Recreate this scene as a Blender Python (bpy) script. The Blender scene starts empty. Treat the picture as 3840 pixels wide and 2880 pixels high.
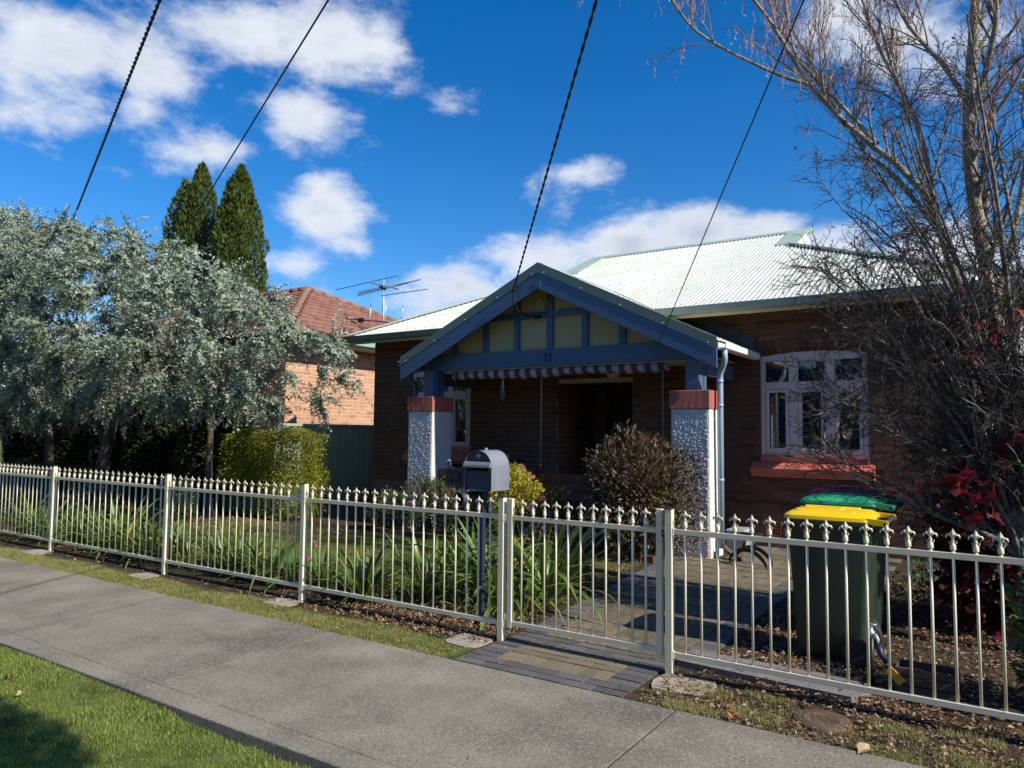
import bpy, math, random
import numpy as np
from mathutils import Matrix, Vector, Euler
random.seed(7); RNG = np.random.default_rng(7)
R = math.radians; PI = math.pi
sc = bpy.context.scene; COL = sc.collection

# ------------------------------------------------------------------ camera
cam_d = bpy.data.cameras.new("camera"); cam = bpy.data.objects.new("camera", cam_d); COL.objects.link(cam)
sc.camera = cam
cam_d.sensor_fit = 'HORIZONTAL'; cam_d.sensor_width = 36.0; cam_d.lens = 36.0 * 2763.1 / 3840.0
cam_d.clip_start = 0.05; cam_d.clip_end = 2000
def cam_axes(yaw, pitch, roll):
    f = np.array([-math.sin(yaw)*math.cos(pitch), math.cos(yaw)*math.cos(pitch), math.sin(pitch)])
    r0 = np.array([math.cos(yaw), math.sin(yaw), 0.]); u0 = np.cross(r0, f)
    return r0*math.cos(roll)+u0*math.sin(roll), -r0*math.sin(roll)+u0*math.cos(roll), f
r_, u_, f_ = cam_axes(R(33.59), R(3.7465), R(0.5823))
cam.matrix_world = Matrix(((r_[0], u_[0], -f_[0], 0), (r_[1], u_[1], -f_[1], 0), (r_[2], u_[2], -f_[2], 1.6), (0, 0, 0, 1)))

# ------------------------------------------------------------------ sun, sky, exposure
SUN_EL, SUN_AZ = R(37.5), R(93.2)          # azimuth clockwise from +Y
sun_d = bpy.data.lights.new("sun", 'SUN'); sun_d.energy = 5.0; sun_d.angle = R(0.5); sun_d.color = (1.0, 0.93, 0.82)
sun = bpy.data.objects.new("sun", sun_d); COL.objects.link(sun)
sv = Vector((math.cos(SUN_EL)*math.sin(SUN_AZ), math.cos(SUN_EL)*math.cos(SUN_AZ), math.sin(SUN_EL)))
sun.rotation_euler = sv.to_track_quat('Z', 'Y').to_euler(); sun.location = (20, -2, 20)
sc.view_settings.view_transform = 'Standard'; sc.view_settings.look = 'None'
sc.view_settings.gamma = 1.0; sc.view_settings.exposure = 0.45; sc.view_settings.use_curve_mapping = False
sc.render.engine = 'CYCLES'
sc.cycles.use_denoising = True
sc.cycles.max_bounces = 8; sc.cycles.transparent_max_bounces = 8
sc.cycles.sample_clamp_indirect = 4.0

world = bpy.data.worlds.new("World"); sc.world = world; world.use_nodes = True
def build_sky():
    nt = world.node_tree; nt.nodes.clear(); N = nt.nodes.new; L = nt.links.new
    def math_(op, a, b=None, clamp=False):
        n = N('ShaderNodeMath'); n.operation = op; n.use_clamp = clamp
        for i, v in enumerate((a, b)):
            if v is None: continue
            if isinstance(v, (int, float)): n.inputs[i].default_value = v
            else: L(v, n.inputs[i])
        return n.outputs[0]
    sky = N('ShaderNodeTexSky'); sky.sky_type = 'NISHITA'; sky.sun_disc = False
    sky.sun_elevation = SUN_EL; sky.sun_rotation = SUN_AZ; sky.altitude = 600
    sky.air_density = 1.0; sky.dust_density = 0.3; sky.ozone_density = 4.0
    tc = N('ShaderNodeTexCoord'); nrm = N('ShaderNodeVectorMath'); nrm.operation = 'NORMALIZE'
    L(tc.outputs['Generated'], nrm.inputs[0])
    sp = N('ShaderNodeSeparateXYZ'); L(nrm.outputs[0], sp.inputs[0])
    # deeper, more saturated blue as the phone camera recorded it
    hs = N('ShaderNodeHueSaturation'); hs.inputs['Saturation'].default_value = SKY_SAT
    hs.inputs['Value'].default_value = SKY_VAL; hs.inputs['Hue'].default_value = SKY_HUE
    L(sky.outputs[0], hs.inputs['Color'])
    az = math_('MULTIPLY', math_('ARCTAN2', sp.outputs[0], sp.outputs[1]), 180/PI)
    el = math_('MULTIPLY', math_('ARCSINE', sp.outputs[2]), 180/PI)
    P = N('ShaderNodeCombineXYZ'); L(az, P.inputs[0]); L(el, P.inputs[1])
    acc = None
    for (ca, ce, ra, re, w) in CLOUDS:
        s = N('ShaderNodeVectorMath'); s.operation = 'SUBTRACT'; L(P.outputs[0], s.inputs[0]); s.inputs[1].default_value = (ca, ce, 0)
        m = N('ShaderNodeVectorMath'); m.operation = 'MULTIPLY'; L(s.outputs[0], m.inputs[0]); m.inputs[1].default_value = (.95/ra, .95/re, 0)
        l = N('ShaderNodeVectorMath'); l.operation = 'LENGTH'; L(m.outputs[0], l.inputs[0])
        v = math_('MULTIPLY', math_('SUBTRACT', 1.0, l.outputs['Value']), w)
        acc = v if acc is None else math_('SMOOTH_MAX', acc, v)
        if acc is not v: acc.node.inputs[2].default_value = 0.55
    # broken cumulus continuing over the rest of the sky
    def noise(scale, detail, rough, off=(0, 0, 0)):
        mp = N('ShaderNodeMapping'); mp.inputs['Location'].default_value = off; mp.inputs['Scale'].default_value = (1, 1, 1.9)
        L(nrm.outputs[0], mp.inputs['Vector'])
        n = N('ShaderNodeTexNoise'); n.inputs['Scale'].default_value = scale; n.inputs['Detail'].default_value = detail
        n.inputs['Roughness'].default_value = rough; L(mp.outputs[0], n.inputs['Vector']); return n.outputs['Fac']
    out_az = math_('ABSOLUTE', math_('SUBTRACT', az, -33.6))
    away = math_('MULTIPLY', math_('SUBTRACT', out_az, 42.0), 0.12, True)
    big = math_('MULTIPLY', math_('SUBTRACT', noise(2.2, 2, .5, (3, 1, 2)), 0.60), 4.0)
    big = math_('SUBTRACT', math_('MULTIPLY', math_('ADD', big, 3.0), away), 3.0)
    acc = math_('MAXIMUM', acc, big)
    n1 = math_('MULTIPLY', math_('SUBTRACT', noise(6.5, 10, .60), 0.5), 3.3)
    n2 = math_('MULTIPLY', math_('SUBTRACT', noise(24, 8, .65, (5, 2, 1)), 0.5), 1.1)
    d = math_('ADD', acc, math_('ADD', n1, n2))
    dens = math_('MULTIPLY', d, 1.55, True)
    mr = N('ShaderNodeMapRange'); mr.interpolation_type = 'SMOOTHSTEP'; L(d, mr.inputs[0])
    mr.inputs[1].default_value = -0.18; mr.inputs[2].default_value = 1.0
    # inside: thick parts grey-blue, rims bright; light noise for billows
    n3 = noise(13, 7, .6, (9, 4, 7)); n4 = noise(4.5, 4, .5, (2, 8, 4))
    thick = math_('MULTIPLY', math_('SUBTRACT', d, 0.35), 0.55, True)
    shade = math_('MULTIPLY', thick, math_('MULTIPLY', math_('SUBTRACT', math_('ADD', n3, n4), 0.72), 2.4, True))
    cr = N('ShaderNodeValToRGB'); L(shade, cr.inputs[0])
    cr.color_ramp.elements[0].color = (0.80, 0.84, 0.90, 1); cr.color_ramp.elements[1].color = (0.42, 0.48, 0.62, 1)
    cr.color_ramp.elements[1].position = 0.95
    cl = N('ShaderNodeVectorMath'); cl.operation = 'SCALE'; L(cr.outputs[0], cl.inputs[0]); cl.inputs['Scale'].default_value = CLOUD_V
    mx = N('ShaderNodeMix'); mx.data_type = 'RGBA'
    horizon = math_('MULTIPLY', math_('ADD', el, 2.0), 0.5, True)
    L(math_('MULTIPLY', math_('MULTIPLY', mr.outputs[0], horizon), 0.97), mx.inputs['Factor']); L(hs.outputs[0], mx.inputs['A']); L(cl.outputs[0], mx.inputs['B'])
    bg = N('ShaderNodeBackground'); L(mx.outputs['Result'], bg.inputs['Color']); bg.inputs['Strength'].default_value = 0.08
    o = N('ShaderNodeOutputWorld'); L(bg.outputs[0], o.inputs[0])
SKY_SAT, SKY_VAL, SKY_HUE, CLOUD_V = 1.36, 1.45, 0.505, 10.0
# (azimuth from +Y, elevation, half width, half height, weight) in degrees
CLOUDS = [(-65.3, 23.9, 4.4, 3.3, 1.02), (-60.6, 24.0, 4.8, 3.3, 1.02), (-54.7, 27.6, 6.3, 2.5, 0.92), (-48.2, 28.2, 4.5, 3.1, 1.1), (-44.0, 28.3, 2.4, 3.0, 0.9), (-51.0, 22.7, 4.5, 2.1, 1.05), (-56.2, 19.7, 3.7, 1.8, 0.92), (-61.2, 21.7, 4.4, 1.5, 0.72), (-68.8, 21.6, 1.6, 1.6, 0.32), (-47.8, 16.3, 3.9, 2.2, 1.5), (-46.1, 14.0, 2.1, 1.3, 0.7), (-50.6, 12.0, 2.0, 0.9, 0.55), (-37.4, 11.2, 4.8, 2.3, 1.5), (-31.5, 13.2, 5.5, 2.7, 1.5), (-25.2, 14.2, 5.4, 2.8, 1.5), (-19.2, 14.9, 5.2, 2.5, 1.5), (-14.1, 14.3, 3.5, 2.4, 1.3), (-10.0, 12.2, 4.6, 3.6, 1.5), (-4.4, 10.4, 4.8, 4.0, 1.5), (0.7, 8.6, 4.3, 3.7, 1.4), (-40.1, 10.1, 3.5, 1.5, 0.9), (-48.4, 9.8, 2.9, 1.0, 0.55), (-30.0, 19.6, 2.1, 1.0, 0.4), (-31.5, 18.1, 2.0, 1.2, 0.4), (-38.8, 24.2, 1.4, 0.5, 0.3), (-9.7, 28.4, 4.0, 2.1, 0.75), (-5.2, 25.7, 2.5, 1.5, 0.5), (-1.6, 25.2, 3.5, 2.3, 0.6)]
build_sky()

# ------------------------------------------------------------------ helpers
WM = {}
def wm(o): return WM.get(o.name, Matrix.Identity(4))
def box_geo(hx, hy, hz, b=0.0):
    if b <= 0:
        V = [(x*hx, y*hy, z*hz) for x in (-1, 1) for y in (-1, 1) for z in (-1, 1)]
        return V, [(0, 1, 3, 2), (4, 6, 7, 5), (0, 4, 5, 1), (2, 3, 7, 6), (0, 2, 6, 4), (1, 5, 7, 3)]
    V = []; idx = {}
    for sx in (-1, 1):
        for sy in (-1, 1):
            for sz in (-1, 1):
                for ax in range(3):
                    p = [sx*(hx-b), sy*(hy-b), sz*(hz-b)]; p[ax] = (sx*hx, sy*hy, sz*hz)[ax]
                    idx[(sx, sy, sz, ax)] = len(V); V.append(tuple(p))
    F = []
    for ax in range(3):
        o = [a for a in range(3) if a != ax]
        for s in (-1, 1):
            q = []
            for (a, c) in ((-1, -1), (1, -1), (1, 1), (-1, 1)):
                k = [0, 0, 0]; k[ax] = s; k[o[0]] = a; k[o[1]] = c; q.append(idx[(k[0], k[1], k[2], ax)])
            flip = (s > 0) != (ax != 1)
            F.append(tuple(q[::-1]) if flip else tuple(q))
    for ax in range(3):
        o = [a for a in range(3) if a != ax]
        for a in (-1, 1):
            for c in (-1, 1):
                def I(s, f):
                    k = [0, 0, 0]; k[ax] = s; k[o[0]] = a; k[o[1]] = c; return idx[(k[0], k[1], k[2], f)]
                F.append((I(-1, o[0]), I(1, o[0]), I(1, o[1]), I(-1, o[1])))
    for sx in (-1, 1):
        for sy in (-1, 1):
            for sz in (-1, 1): F.append(tuple(idx[(sx, sy, sz, a)] for a in range(3)))
    return V, F
class MB:
    def __init__(s): s.v = []; s.f = []; s.sm = []; s.n = 0; s.mi = []
    def add(s, V, F, M=None, smooth=False, mi=0):
        V = np.asarray(V, float).reshape(-1, 3)
        if M is not None:
            A = np.array(M); V = V @ A[:3, :3].T + A[:3, 3]
        s.v.append(V); n = s.n
        s.f += [tuple(i+n for i in f) for f in F]; s.sm += [smooth]*len(F); s.mi += [mi]*len(F); s.n += len(V); return s
    def box(s, x0, x1, y0, y1, z0, z1, b=0.0, mi=0):
        V, F = box_geo((x1-x0)/2, (y1-y0)/2, (z1-z0)/2, b)
        return s.add(V, F, Matrix.Translation(((x0+x1)/2, (y0+y1)/2, (z0+z1)/2)), mi=mi)
    def obox(s, M, hx, hy, hz, b=0.0, mi=0):
        V, F = box_geo(hx, hy, hz, b); return s.add(V, F, M, mi=mi)
    def beam(s, p0, p1, w, h, b=0.0, up=(0, 0, 1), mi=0):
        p0 = Vector(p0); p1 = Vector(p1); d = (p1-p0); L = d.length; d.normalize(); up = Vector(up)
        x = d.cross(up); x.normalize(); z = x.cross(d)
        M = Matrix(((x[0], d[0], z[0], 0), (x[1], d[1], z[1], 0), (x[2], d[2], z[2], 0), (0, 0, 0, 1)))
        return s.obox(Matrix.Translation((p0+p1)/2) @ M, w/2, L/2, h/2, b, mi)
    def tube(s, path, r, n=8, caps=True, smooth=True, mi=0):
        P = np.asarray(path, float); K = len(P); rr = np.full(K, r, float) if np.isscalar(r) else np.asarray(r, float)
        V = _tube_rings(P[None], rr[None], n)[0].reshape(-1, 3)
        F = [(k*n+i, k*n+(i+1) % n, (k+1)*n+(i+1) % n, (k+1)*n+i) for k in range(K-1) for i in range(n)]
        if caps: F += [tuple(range(n))[::-1], tuple((K-1)*n+i for i in range(n))]
        return s.add(V, F, smooth=smooth, mi=mi)
    def lathe(s, prof, n=12, M=None, smooth=True, mi=0):
        V = []; F = []
        for (r, z) in prof:
            for i in range(n): a = 2*PI*i/n; V.append((r*math.cos(a), r*math.sin(a), z))
        for k in range(len(prof)-1):
            for i in range(n): F.append((k*n+i, k*n+(i+1) % n, (k+1)*n+(i+1) % n, (k+1)*n+i))
        F.append(tuple(range(n))[::-1]); F.append(tuple((len(prof)-1)*n+i for i in range(n)))
        return s.add(V, F, M, smooth, mi)
    def prism(s, poly, d0, d1, plane='xz', M=None, mi=0):
        V = []
        for d in (d0, d1):
            for (a, b) in poly: V.append({'xz': (a, d, b), 'yz': (d, a, b), 'xy': (a, b, d)}[plane])
        n = len(poly); F = [tuple(range(n))[::-1], tuple(range(n, 2*n))] + [(i, (i+1) % n, n+(i+1) % n, n+i) for i in range(n)]
        return s.add(V, F, M, mi=mi)
    def mesh(s, name, mat):
        me = bpy.data.meshes.new(name); V = np.concatenate(s.v)
        me.from_pydata(V.tolist(), [], s.f); me.polygons.foreach_set('use_smooth', s.sm)
        for m in (mat if isinstance(mat, (list, tuple)) else [mat]): me.materials.append(m)
        me.polygons.foreach_set('material_index', s.mi); me.validate(); fixn(me); me.update(); return me
def fixn(me):
    import bmesh
    b = bmesh.new(); b.from_mesh(me); bmesh.ops.recalc_face_normals(b, faces=b.faces); b.to_mesh(me); b.free()
def _tube_rings(P, r, n):
    """P (N,K,3), r (N,K) -> (N,K,n,3)"""
    T = np.gradient(P, axis=1); T /= np.linalg.norm(T, axis=2, keepdims=True)+1e-9
    ref = np.where(np.abs(T[:, :1, 2:3]) > .9, np.array([1., 0, 0]), np.array([0, 0, 1.])); ref = np.broadcast_to(ref, T.shape)
    a = np.cross(T, ref); a /= np.linalg.norm(a, axis=2, keepdims=True)+1e-9; b = np.cross(T, a)
    ang = np.arange(n)*2*PI/n
    return P[:, :, None] + r[:, :, None, None]*(a[:, :, None]*np.cos(ang)[None, None, :, None]+b[:, :, None]*np.sin(ang)[None, None, :, None])
def tubes_np(P, r, n):
    N_, K = P.shape[:2]; V = _tube_rings(P, r, n).reshape(-1, 3)
    k, i = np.meshgrid(np.arange(K-1), np.arange(n), indexing='ij')
    f = np.stack([k*n+i, k*n+(i+1) % n, (k+1)*n+(i+1) % n, (k+1)*n+i], -1).reshape(-1, 4)
    F = (f[None]+(np.arange(N_)*K*n)[:, None, None]).reshape(-1, 4); return V, F
def place(o, parent=None, world=True):
    COL.objects.link(o)
    if parent is not None:
        o.parent = parent
        if world: o.matrix_parent_inverse = wm(parent).inverted(); WM[o.name] = Matrix.Identity(4)
        else: WM[o.name] = wm(parent) @ o.matrix_basis
    else: WM[o.name] = o.matrix_basis.copy()
    return o
def tagit(o, label=None, cat=None, group=None, kind=None):
    if label: o['label'] = label
    if cat: o['category'] = cat
    if group: o['group'] = group
    if kind: o['kind'] = kind
    return o
def obj(name, mb, mat, parent=None, world=True, kind=None, label=None):
    o = bpy.data.objects.new(name, mb.mesh(name, mat)); place(o, parent, world)
    return tagit(o, label, None, None, kind)
def npobj(name, V, F, mat, parent=None, rnd=None, smooth=False, kind=None, label=None):
    me = bpy.data.meshes.new(name); V = np.ascontiguousarray(V, dtype=np.float32); F = np.ascontiguousarray(F, dtype=np.int32)
    k = F.shape[1]; me.vertices.add(len(V)); me.vertices.foreach_set('co', V.ravel())
    me.loops.add(F.size); me.loops.foreach_set('vertex_index', F.ravel())
    me.polygons.add(len(F)); me.polygons.foreach_set('loop_start', np.arange(0, F.size, k, dtype=np.int32))
    me.polygons.foreach_set('use_smooth', np.full(len(F), bool(smooth)))
    me.materials.append(mat); me.update(calc_edges=True)
    if rnd is not None:
        a = me.attributes.new('rnd', 'FLOAT', 'FACE'); a.data.foreach_set('value', np.ascontiguousarray(rnd, dtype=np.float32))
    o = bpy.data.objects.new(name, me); place(o, parent)
    return tagit(o, label, None, None, kind)
def thing(name, label, cat, loc=(0, 0, 0), rz=0, group=None):
    o = bpy.data.objects.new(name, None); o.location = loc; o.rotation_euler = (0, 0, rz); o.empty_display_size = .1
    COL.objects.link(o); WM[o.name] = Matrix.Translation(loc) @ Matrix.Rotation(rz, 4, 'Z')
    return tagit(o, label, cat, group)
def copy_tree(o, loc=None, rz=None, parent=None, label=None):
    c = o.copy(); COL.objects.link(c)
    if parent is not None: c.parent = parent
    if loc is not None: c.location = loc
    if rz is not None: c.rotation_euler = (0, 0, rz)
    if label: c['label'] = label
    for ch in o.children: copy_tree(ch, parent=c)
    return c
def inst(name, me, parent, loc, rot=(0, 0, 0), scale=(1, 1, 1)):
    """one more object on shared mesh data, placed in world space under parent"""
    o = bpy.data.objects.new(name, me); o.location = loc; o.rotation_euler = rot; o.scale = scale
    COL.objects.link(o); o.parent = parent; o.matrix_parent_inverse = wm(parent).inverted(); return o

# ------------------------------------------------------------------ materials
def M(name, cols, scale=12., rough=.7, bump=0., bscale=80., metal=0., rnd=None, rcols=None, ramt=.25, spec=.4, trans=0., detail=5., speck=None, stain=None, coat=0., bdist=.01, stretch=None):
    m = bpy.data.materials.new(name); m.use_nodes = True; nt = m.node_tree; N = nt.nodes.new; L = nt.links.new
    b = nt.nodes['Principled BSDF']; b.inputs['Roughness'].default_value = rough; b.inputs['Metallic'].default_value = metal
    b.inputs['Specular IOR Level'].default_value = spec; b.inputs['Coat Weight'].default_value = coat
    tc = N('ShaderNodeTexCoord'); vec = tc.outputs['Object']
    if stretch:
        mp = N('ShaderNodeMapping'); mp.inputs['Scale'].default_value = stretch; L(vec, mp.inputs['Vector']); vec = mp.outputs[0]
    def noise(s, d=detail, r=.55):
        n = N('ShaderNodeTexNoise'); n.inputs['Scale'].default_value = s; n.inputs['Detail'].default_value = d; n.inputs['Roughness'].default_value = r
        L(vec, n.inputs['Vector']); return n.outputs['Fac']
    def ramp(fac, cs, lo=.3, hi=.7):
        c = N('ShaderNodeValToRGB'); e = c.color_ramp.elements
        for i, col in enumerate(cs):
            p = lo+(hi-lo)*i/max(1, len(cs)-1)
            if i < 2: e[i].position = p if len(cs) > 1 else i; e[i].color = (*col, 1)
            else: x = e.new(p); x.color = (*col, 1)
        if len(cs) == 1: e[1].color = (*cs[0], 1)
        L(fac, c.inputs[0]); return c.outputs[0]
    def mix(f, a, c, mode='MIX'):
        x = N('ShaderNodeMix'); x.data_type = 'RGBA'; x.blend_type = mode
        for v, s in ((f, 'Factor'), (a, 'A'), (c, 'B')):
            if isinstance(v, float): x.inputs[s].default_value = v
            elif isinstance(v, tuple): x.inputs[s].default_value = (*v, 1)
            else: L(v, x.inputs[s])
        return x.outputs['Result']
    col = ramp(noise(scale), cols)
    if rnd:
        if rnd == 'obj': rv = N('ShaderNodeObjectInfo').outputs['Random']
        else:
            at = N('ShaderNodeAttribute'); at.attribute_name = 'rnd'; rv = at.outputs['Fac']
        if rcols: col = mix(.72, col, ramp(rv, rcols, 0, 1))
        else:
            h = N('ShaderNodeHueSaturation'); mr = N('ShaderNodeMapRange'); L(rv, mr.inputs[0]); mr.inputs[3].default_value = 1-ramt; mr.inputs[4].default_value = 1+ramt
            L(mr.outputs[0], h.inputs['Value']); L(col, h.inputs['Color']); col = h.outputs[0]
    if stain:
        (scol, ss, lo, hi) = stain; f = ramp(noise(ss, 6, .6), [(0, 0, 0), (1, 1, 1)], lo, hi); col = mix(f, col, scol)
    if speck:
        for (pcol, ps, lo, hi) in speck:
            f = ramp(noise(ps, 2, .5), [(0, 0, 0), (1, 1, 1)], lo, hi); col = mix(f, col, pcol)
    L(col, b.inputs['Base Color'])
    if bump:
        bp = N('ShaderNodeBump'); bp.inputs['Strength'].default_value = bump; bp.inputs['Distance'].default_value = bdist
        L(noise(bscale, 6, .6), bp.inputs['Height']); L(bp.outputs[0], b.inputs['Normal'])
    if trans:
        t = N('ShaderNodeBsdfTranslucent'); L(col, t.inputs['Color']); x = N('ShaderNodeMixShader'); x.inputs[0].default_value = trans
        L(b.outputs[0], x.inputs[1]); L(t.outputs[0], x.inputs[2]); L(x.outputs[0], nt.nodes['Material Output'].inputs['Surface'])
    return m
MAT = {}
MAT['concrete'] = M('concrete', [(.16, .143, .112), (.27, .242, .19)], 1.7, .92, .8, 120, spec=.15, bdist=.006, stain=((.085, .079, .07), .9, .46, .72),
                    speck=[((.42, .38, .30), 125, .55, .72), ((.065, .058, .048), 100, .55, .72), ((.27, .245, .205), 34, .56, .78)])
MAT['conc_plain'] = M('conc_plain', [(.27, .24, .19), (.38, .34, .27)], 8, .9, .6, 90, spec=.2, speck=[((.14, .13, .11), 120, .6, .68)])
MAT['greyslab'] = M('greyslab', [(.15, .145, .14), (.23, .22, .21)], 6, .9, .7, 140, spec=.2, speck=[((.36, .34, .31), 130, .6, .66), ((.07, .07, .07), 160, .6, .66)])
MAT['paver_dark'] = M('paver_dark', [(.095, .09, .09), (.16, .15, .145)], 14, .9, .7, 170, rnd='obj', ramt=.25, spec=.2, speck=[((.22, .21, .2), 160, .62, .68)])
MAT['paver_tan'] = M('paver_tan', [(.165, .138, .092), (.245, .205, .135)], 14, .9, .8, 150, rnd='obj', ramt=.2, spec=.2, speck=[((.36, .31, .22), 150, .6, .66), ((.09, .08, .06), 170, .6, .66)])
MAT['flag'] = M('flag', [(.10, .085, .062), (.21, .17, .11)], 4, .88, .7, 60, rnd='obj', ramt=.2, spec=.25, stain=((.07, .065, .055), 3, .5, .7))
MAT['soil'] = M('soil', [(.035, .026, .018), (.075, .056, .038)], 9, .97, 1., 50, spec=.1, bdist=.02, speck=[((.13, .09, .05), 60, .6, .7)])
MAT['cream_metal'] = M('cream_metal', [(.68, .61, .43), (.73, .66, .475)], 6, .42, spec=.5, stain=((.42, .37, .27), 7, .66, .8))
MAT['cap_plastic'] = M('cap_plastic', [(.02, .02, .022), (.03, .03, .032)], 10, .5)
MORT = (.16, .125, .09)
HB = [(.060, .030, .020), (.125, .055, .034), (.165, .075, .045), (.10, .048, .032), (.19, .092, .055), (.085, .038, .026)]
MAT['brick'] = M('brick', [(.09, .042, .028), (.15, .072, .044)], 18, .85, .5, 120, rnd='obj', rcols=HB, spec=.25)
MAT['brick_a'] = M('brick_a', [(.09, .042, .028), (.15, .072, .044)], 18, .85, .5, 120, rnd='attr', rcols=HB, spec=.25)
MAT['mortar'] = M('mortar', [MORT, (.22, .175, .13)], 20, .95, .6, 120, spec=.1)
NB = [(.46, .24, .15), (.56, .32, .21), (.40, .22, .14), (.60, .38, .26), (.28, .14, .10), (.54, .28, .17), (.44, .32, .22)]
MAT['nbrick'] = M('nbrick', [(.40, .19, .12), (.50, .27, .17)], 16, .85, .4, 90, rnd='obj', rcols=NB, spec=.2)
MAT['nbrick_a'] = M('nbrick_a', [(.40, .19, .12), (.50, .27, .17)], 16, .85, .4, 90, rnd='attr', rcols=NB, spec=.2)
MAT['nmortar'] = M('nmortar', [(.55, .44, .32), (.62, .50, .37)], 20, .95, spec=.1)
MAT['tile'] = M('tile', [(.19, .09, .065), (.30, .15, .11)], 7, .8, .5, 60, rnd='obj', ramt=.2, spec=.25, stain=((.13, .08, .06), 5, .55, .72))
MAT['tile_a'] = M('tile_a', [(.19, .09, .065), (.30, .15, .11)], 7, .8, .5, 60, rnd='attr', ramt=.2, spec=.25, stain=((.13, .08, .06), 5, .55, .72))
MAT['ridge_tile'] = M('ridge_tile', [(.20, .11, .075), (.28, .16, .11)], 6, .85, .5, 60, rnd='obj', ramt=.15)
MAT['roof'] = M('roof', [(.56, .60, .51), (.65, .68, .59)], 1.6, .42, .05, 30, spec=.5, stain=((.50, .57, .42), .9, .5, .75), speck=[((.42, .47, .36), 9, .66, .74)])
MAT['roofcap'] = M('roofcap', [(.33, .42, .33), (.42, .50, .41)], 3, .45, spec=.5)
MAT['capgreen'] = M('capgreen', [(.125, .165, .135), (.15, .19, .16)], 4, .38, spec=.5)
MAT['gutter_grey'] = M('gutter_grey', [(.17, .21, .20), (.22, .26, .25)], 5, .4, spec=.5, stain=((.10, .07, .05), 5, .68, .78))
MAT['gutter_green'] = M('gutter_green', [(.07, .10, .08), (.10, .13, .105)], 4, .4, spec=.5)
MAT['blue'] = M('blue', [(.062, .112, .19), (.078, .135, .22)], 5, .42, .12, 40, spec=.45, stain=((.07, .12, .21), 11, .6, .75), stretch=(1, 1, 6))
MAT['paleblue'] = M('paleblue', [(.24, .36, .46), (.30, .42, .52)], 5, .4, spec=.5)
MAT['creamboard'] = M('creamboard', [(.50, .37, .19), (.54, .40, .21)], 3, .7, .1, 60, spec=.25, stain=((.30, .24, .15), 6, .6, .8))
MAT['creampaint'] = M('creampaint', [(.50, .42, .25), (.58, .49, .30)], 7, .6, .2, 60, stain=((.25, .2, .13), 14, .6, .72))
MAT['whitepaint'] = M('whitepaint', [(.66, .66, .64), (.75, .74, .71)], 6, .5)
MAT['winframe'] = M('winframe', [(.55, .46, .45), (.62, .53, .52)], 8, .45, .1, 40, stain=((.45, .33, .30), 9, .6, .8))
MAT['coral'] = M('coral', [(.44, .11, .085), (.54, .15, .11)], 9, .5, .2, 60, stain=((.36, .09, .07), 6, .55, .75))
MAT['coralbrick'] = M('coralbrick', [(.34, .085, .07), (.42, .12, .095)], 9, .55, .7, 70, rnd='obj', ramt=.12)
MAT['stucco'] = M('stucco', [(.54, .525, .51), (.64, .62, .60)], 12, .85, .35, 90, spec=.2, stain=((.5, .45, .40), 3, .6, .8))
MAT['lead'] = M('lead', [(.045, .055, .055), (.09, .10, .10)], 8, .6, .3, 40, spec=.4)
MAT['fence_green'] = M('fence_green', [(.27, .34, .23), (.31, .38, .27)], 2, .5)
MAT['gate_green'] = M('gate_green', [(.05, .075, .055), (.07, .095, .07)], 2, .5)
MAT['teal'] = M('teal', [(.22, .42, .36), (.28, .48, .42)], 4, .45)
MAT['darkwood'] = M('darkwood', [(.02, .014, .010), (.035, .024, .017)], 6, .5)
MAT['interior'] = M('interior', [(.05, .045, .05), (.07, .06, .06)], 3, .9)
MAT['ceiling'] = M('ceiling', [(.42, .38, .28), (.48, .43, .32)], 3, .7)
MAT['bin'] = M('bin', [(.016, .030, .018), (.026, .045, .026)], 5, .42, .25, 260, spec=.5, stain=((.05, .07, .045), 8, .6, .78))
MAT['lid_yellow'] = M('lid_yellow', [(.80, .50, .005), (.86, .56, .01)], 4, .35, spec=.5, stain=((.6, .38, .02), 8, .62, .8))
MAT['lid_green'] = M('lid_green', [(.03, .36, .15), (.045, .42, .19)], 4, .35, spec=.5, stain=((.03, .26, .12), 8, .6, .8))
MAT['lid_red'] = M('lid_red', [(.22, .012, .02), (.28, .018, .026)], 4, .35, spec=.5)
MAT['rubber'] = M('rubber', [(.018, .018, .018), (.03, .03, .03)], 30, .6, .3, 90)
MAT['blackmetal'] = M('blackmetal', [(.012, .013, .015), (.02, .02, .022)], 12, .45)
MAT['mailbox'] = M('mailbox', [(.15, .165, .20), (.185, .20, .24)], 4, .5, .06, 60, spec=.45, speck=[((.06, .065, .08), 38, .68, .72), ((.30, .31, .34), 55, .70, .73)], stain=((.22, .23, .27), 3, .5, .75))
MAT['mailfront'] = M('mailfront', [(.034, .042, .068), (.042, .05, .08)], 4, .45)
MAT['navy'] = M('navy', [(.018, .026, .05), (.026, .035, .062)], 5, .45, speck=[((.3, .32, .36), 30, .74, .76)])
MAT['silver'] = M('silver', [(.50, .50, .50), (.62, .62, .62)], 30, .35, metal=.4)
MAT['galv'] = M('galv', [(.50, .52, .54), (.60, .62, .64)], 20, .4, metal=.5)
MAT['terracotta'] = M('terracotta', [(.40, .12, .05), (.48, .16, .07)], 12, .8, .3, 60)
MAT['rust'] = M('rust', [(.085, .05, .035), (.13, .08, .06)], 20, .7, .5, 120)
MAT['oldwood'] = M('oldwood', [(.07, .045, .03), (.12, .08, .055)], 8, .85, .5, 50, stretch=(1, 8, 8))
MAT['yellowtag'] = M('yellowtag', [(.55, .28, .02), (.6, .32, .03)], 5, .5)
MAT['bluefit'] = M('bluefit', [(.012, .022, .07), (.018, .03, .085)], 5, .4)
MAT['cable'] = M('cable', [(.012, .012, .012), (.02, .02, .02)], 10, .6)
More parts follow.
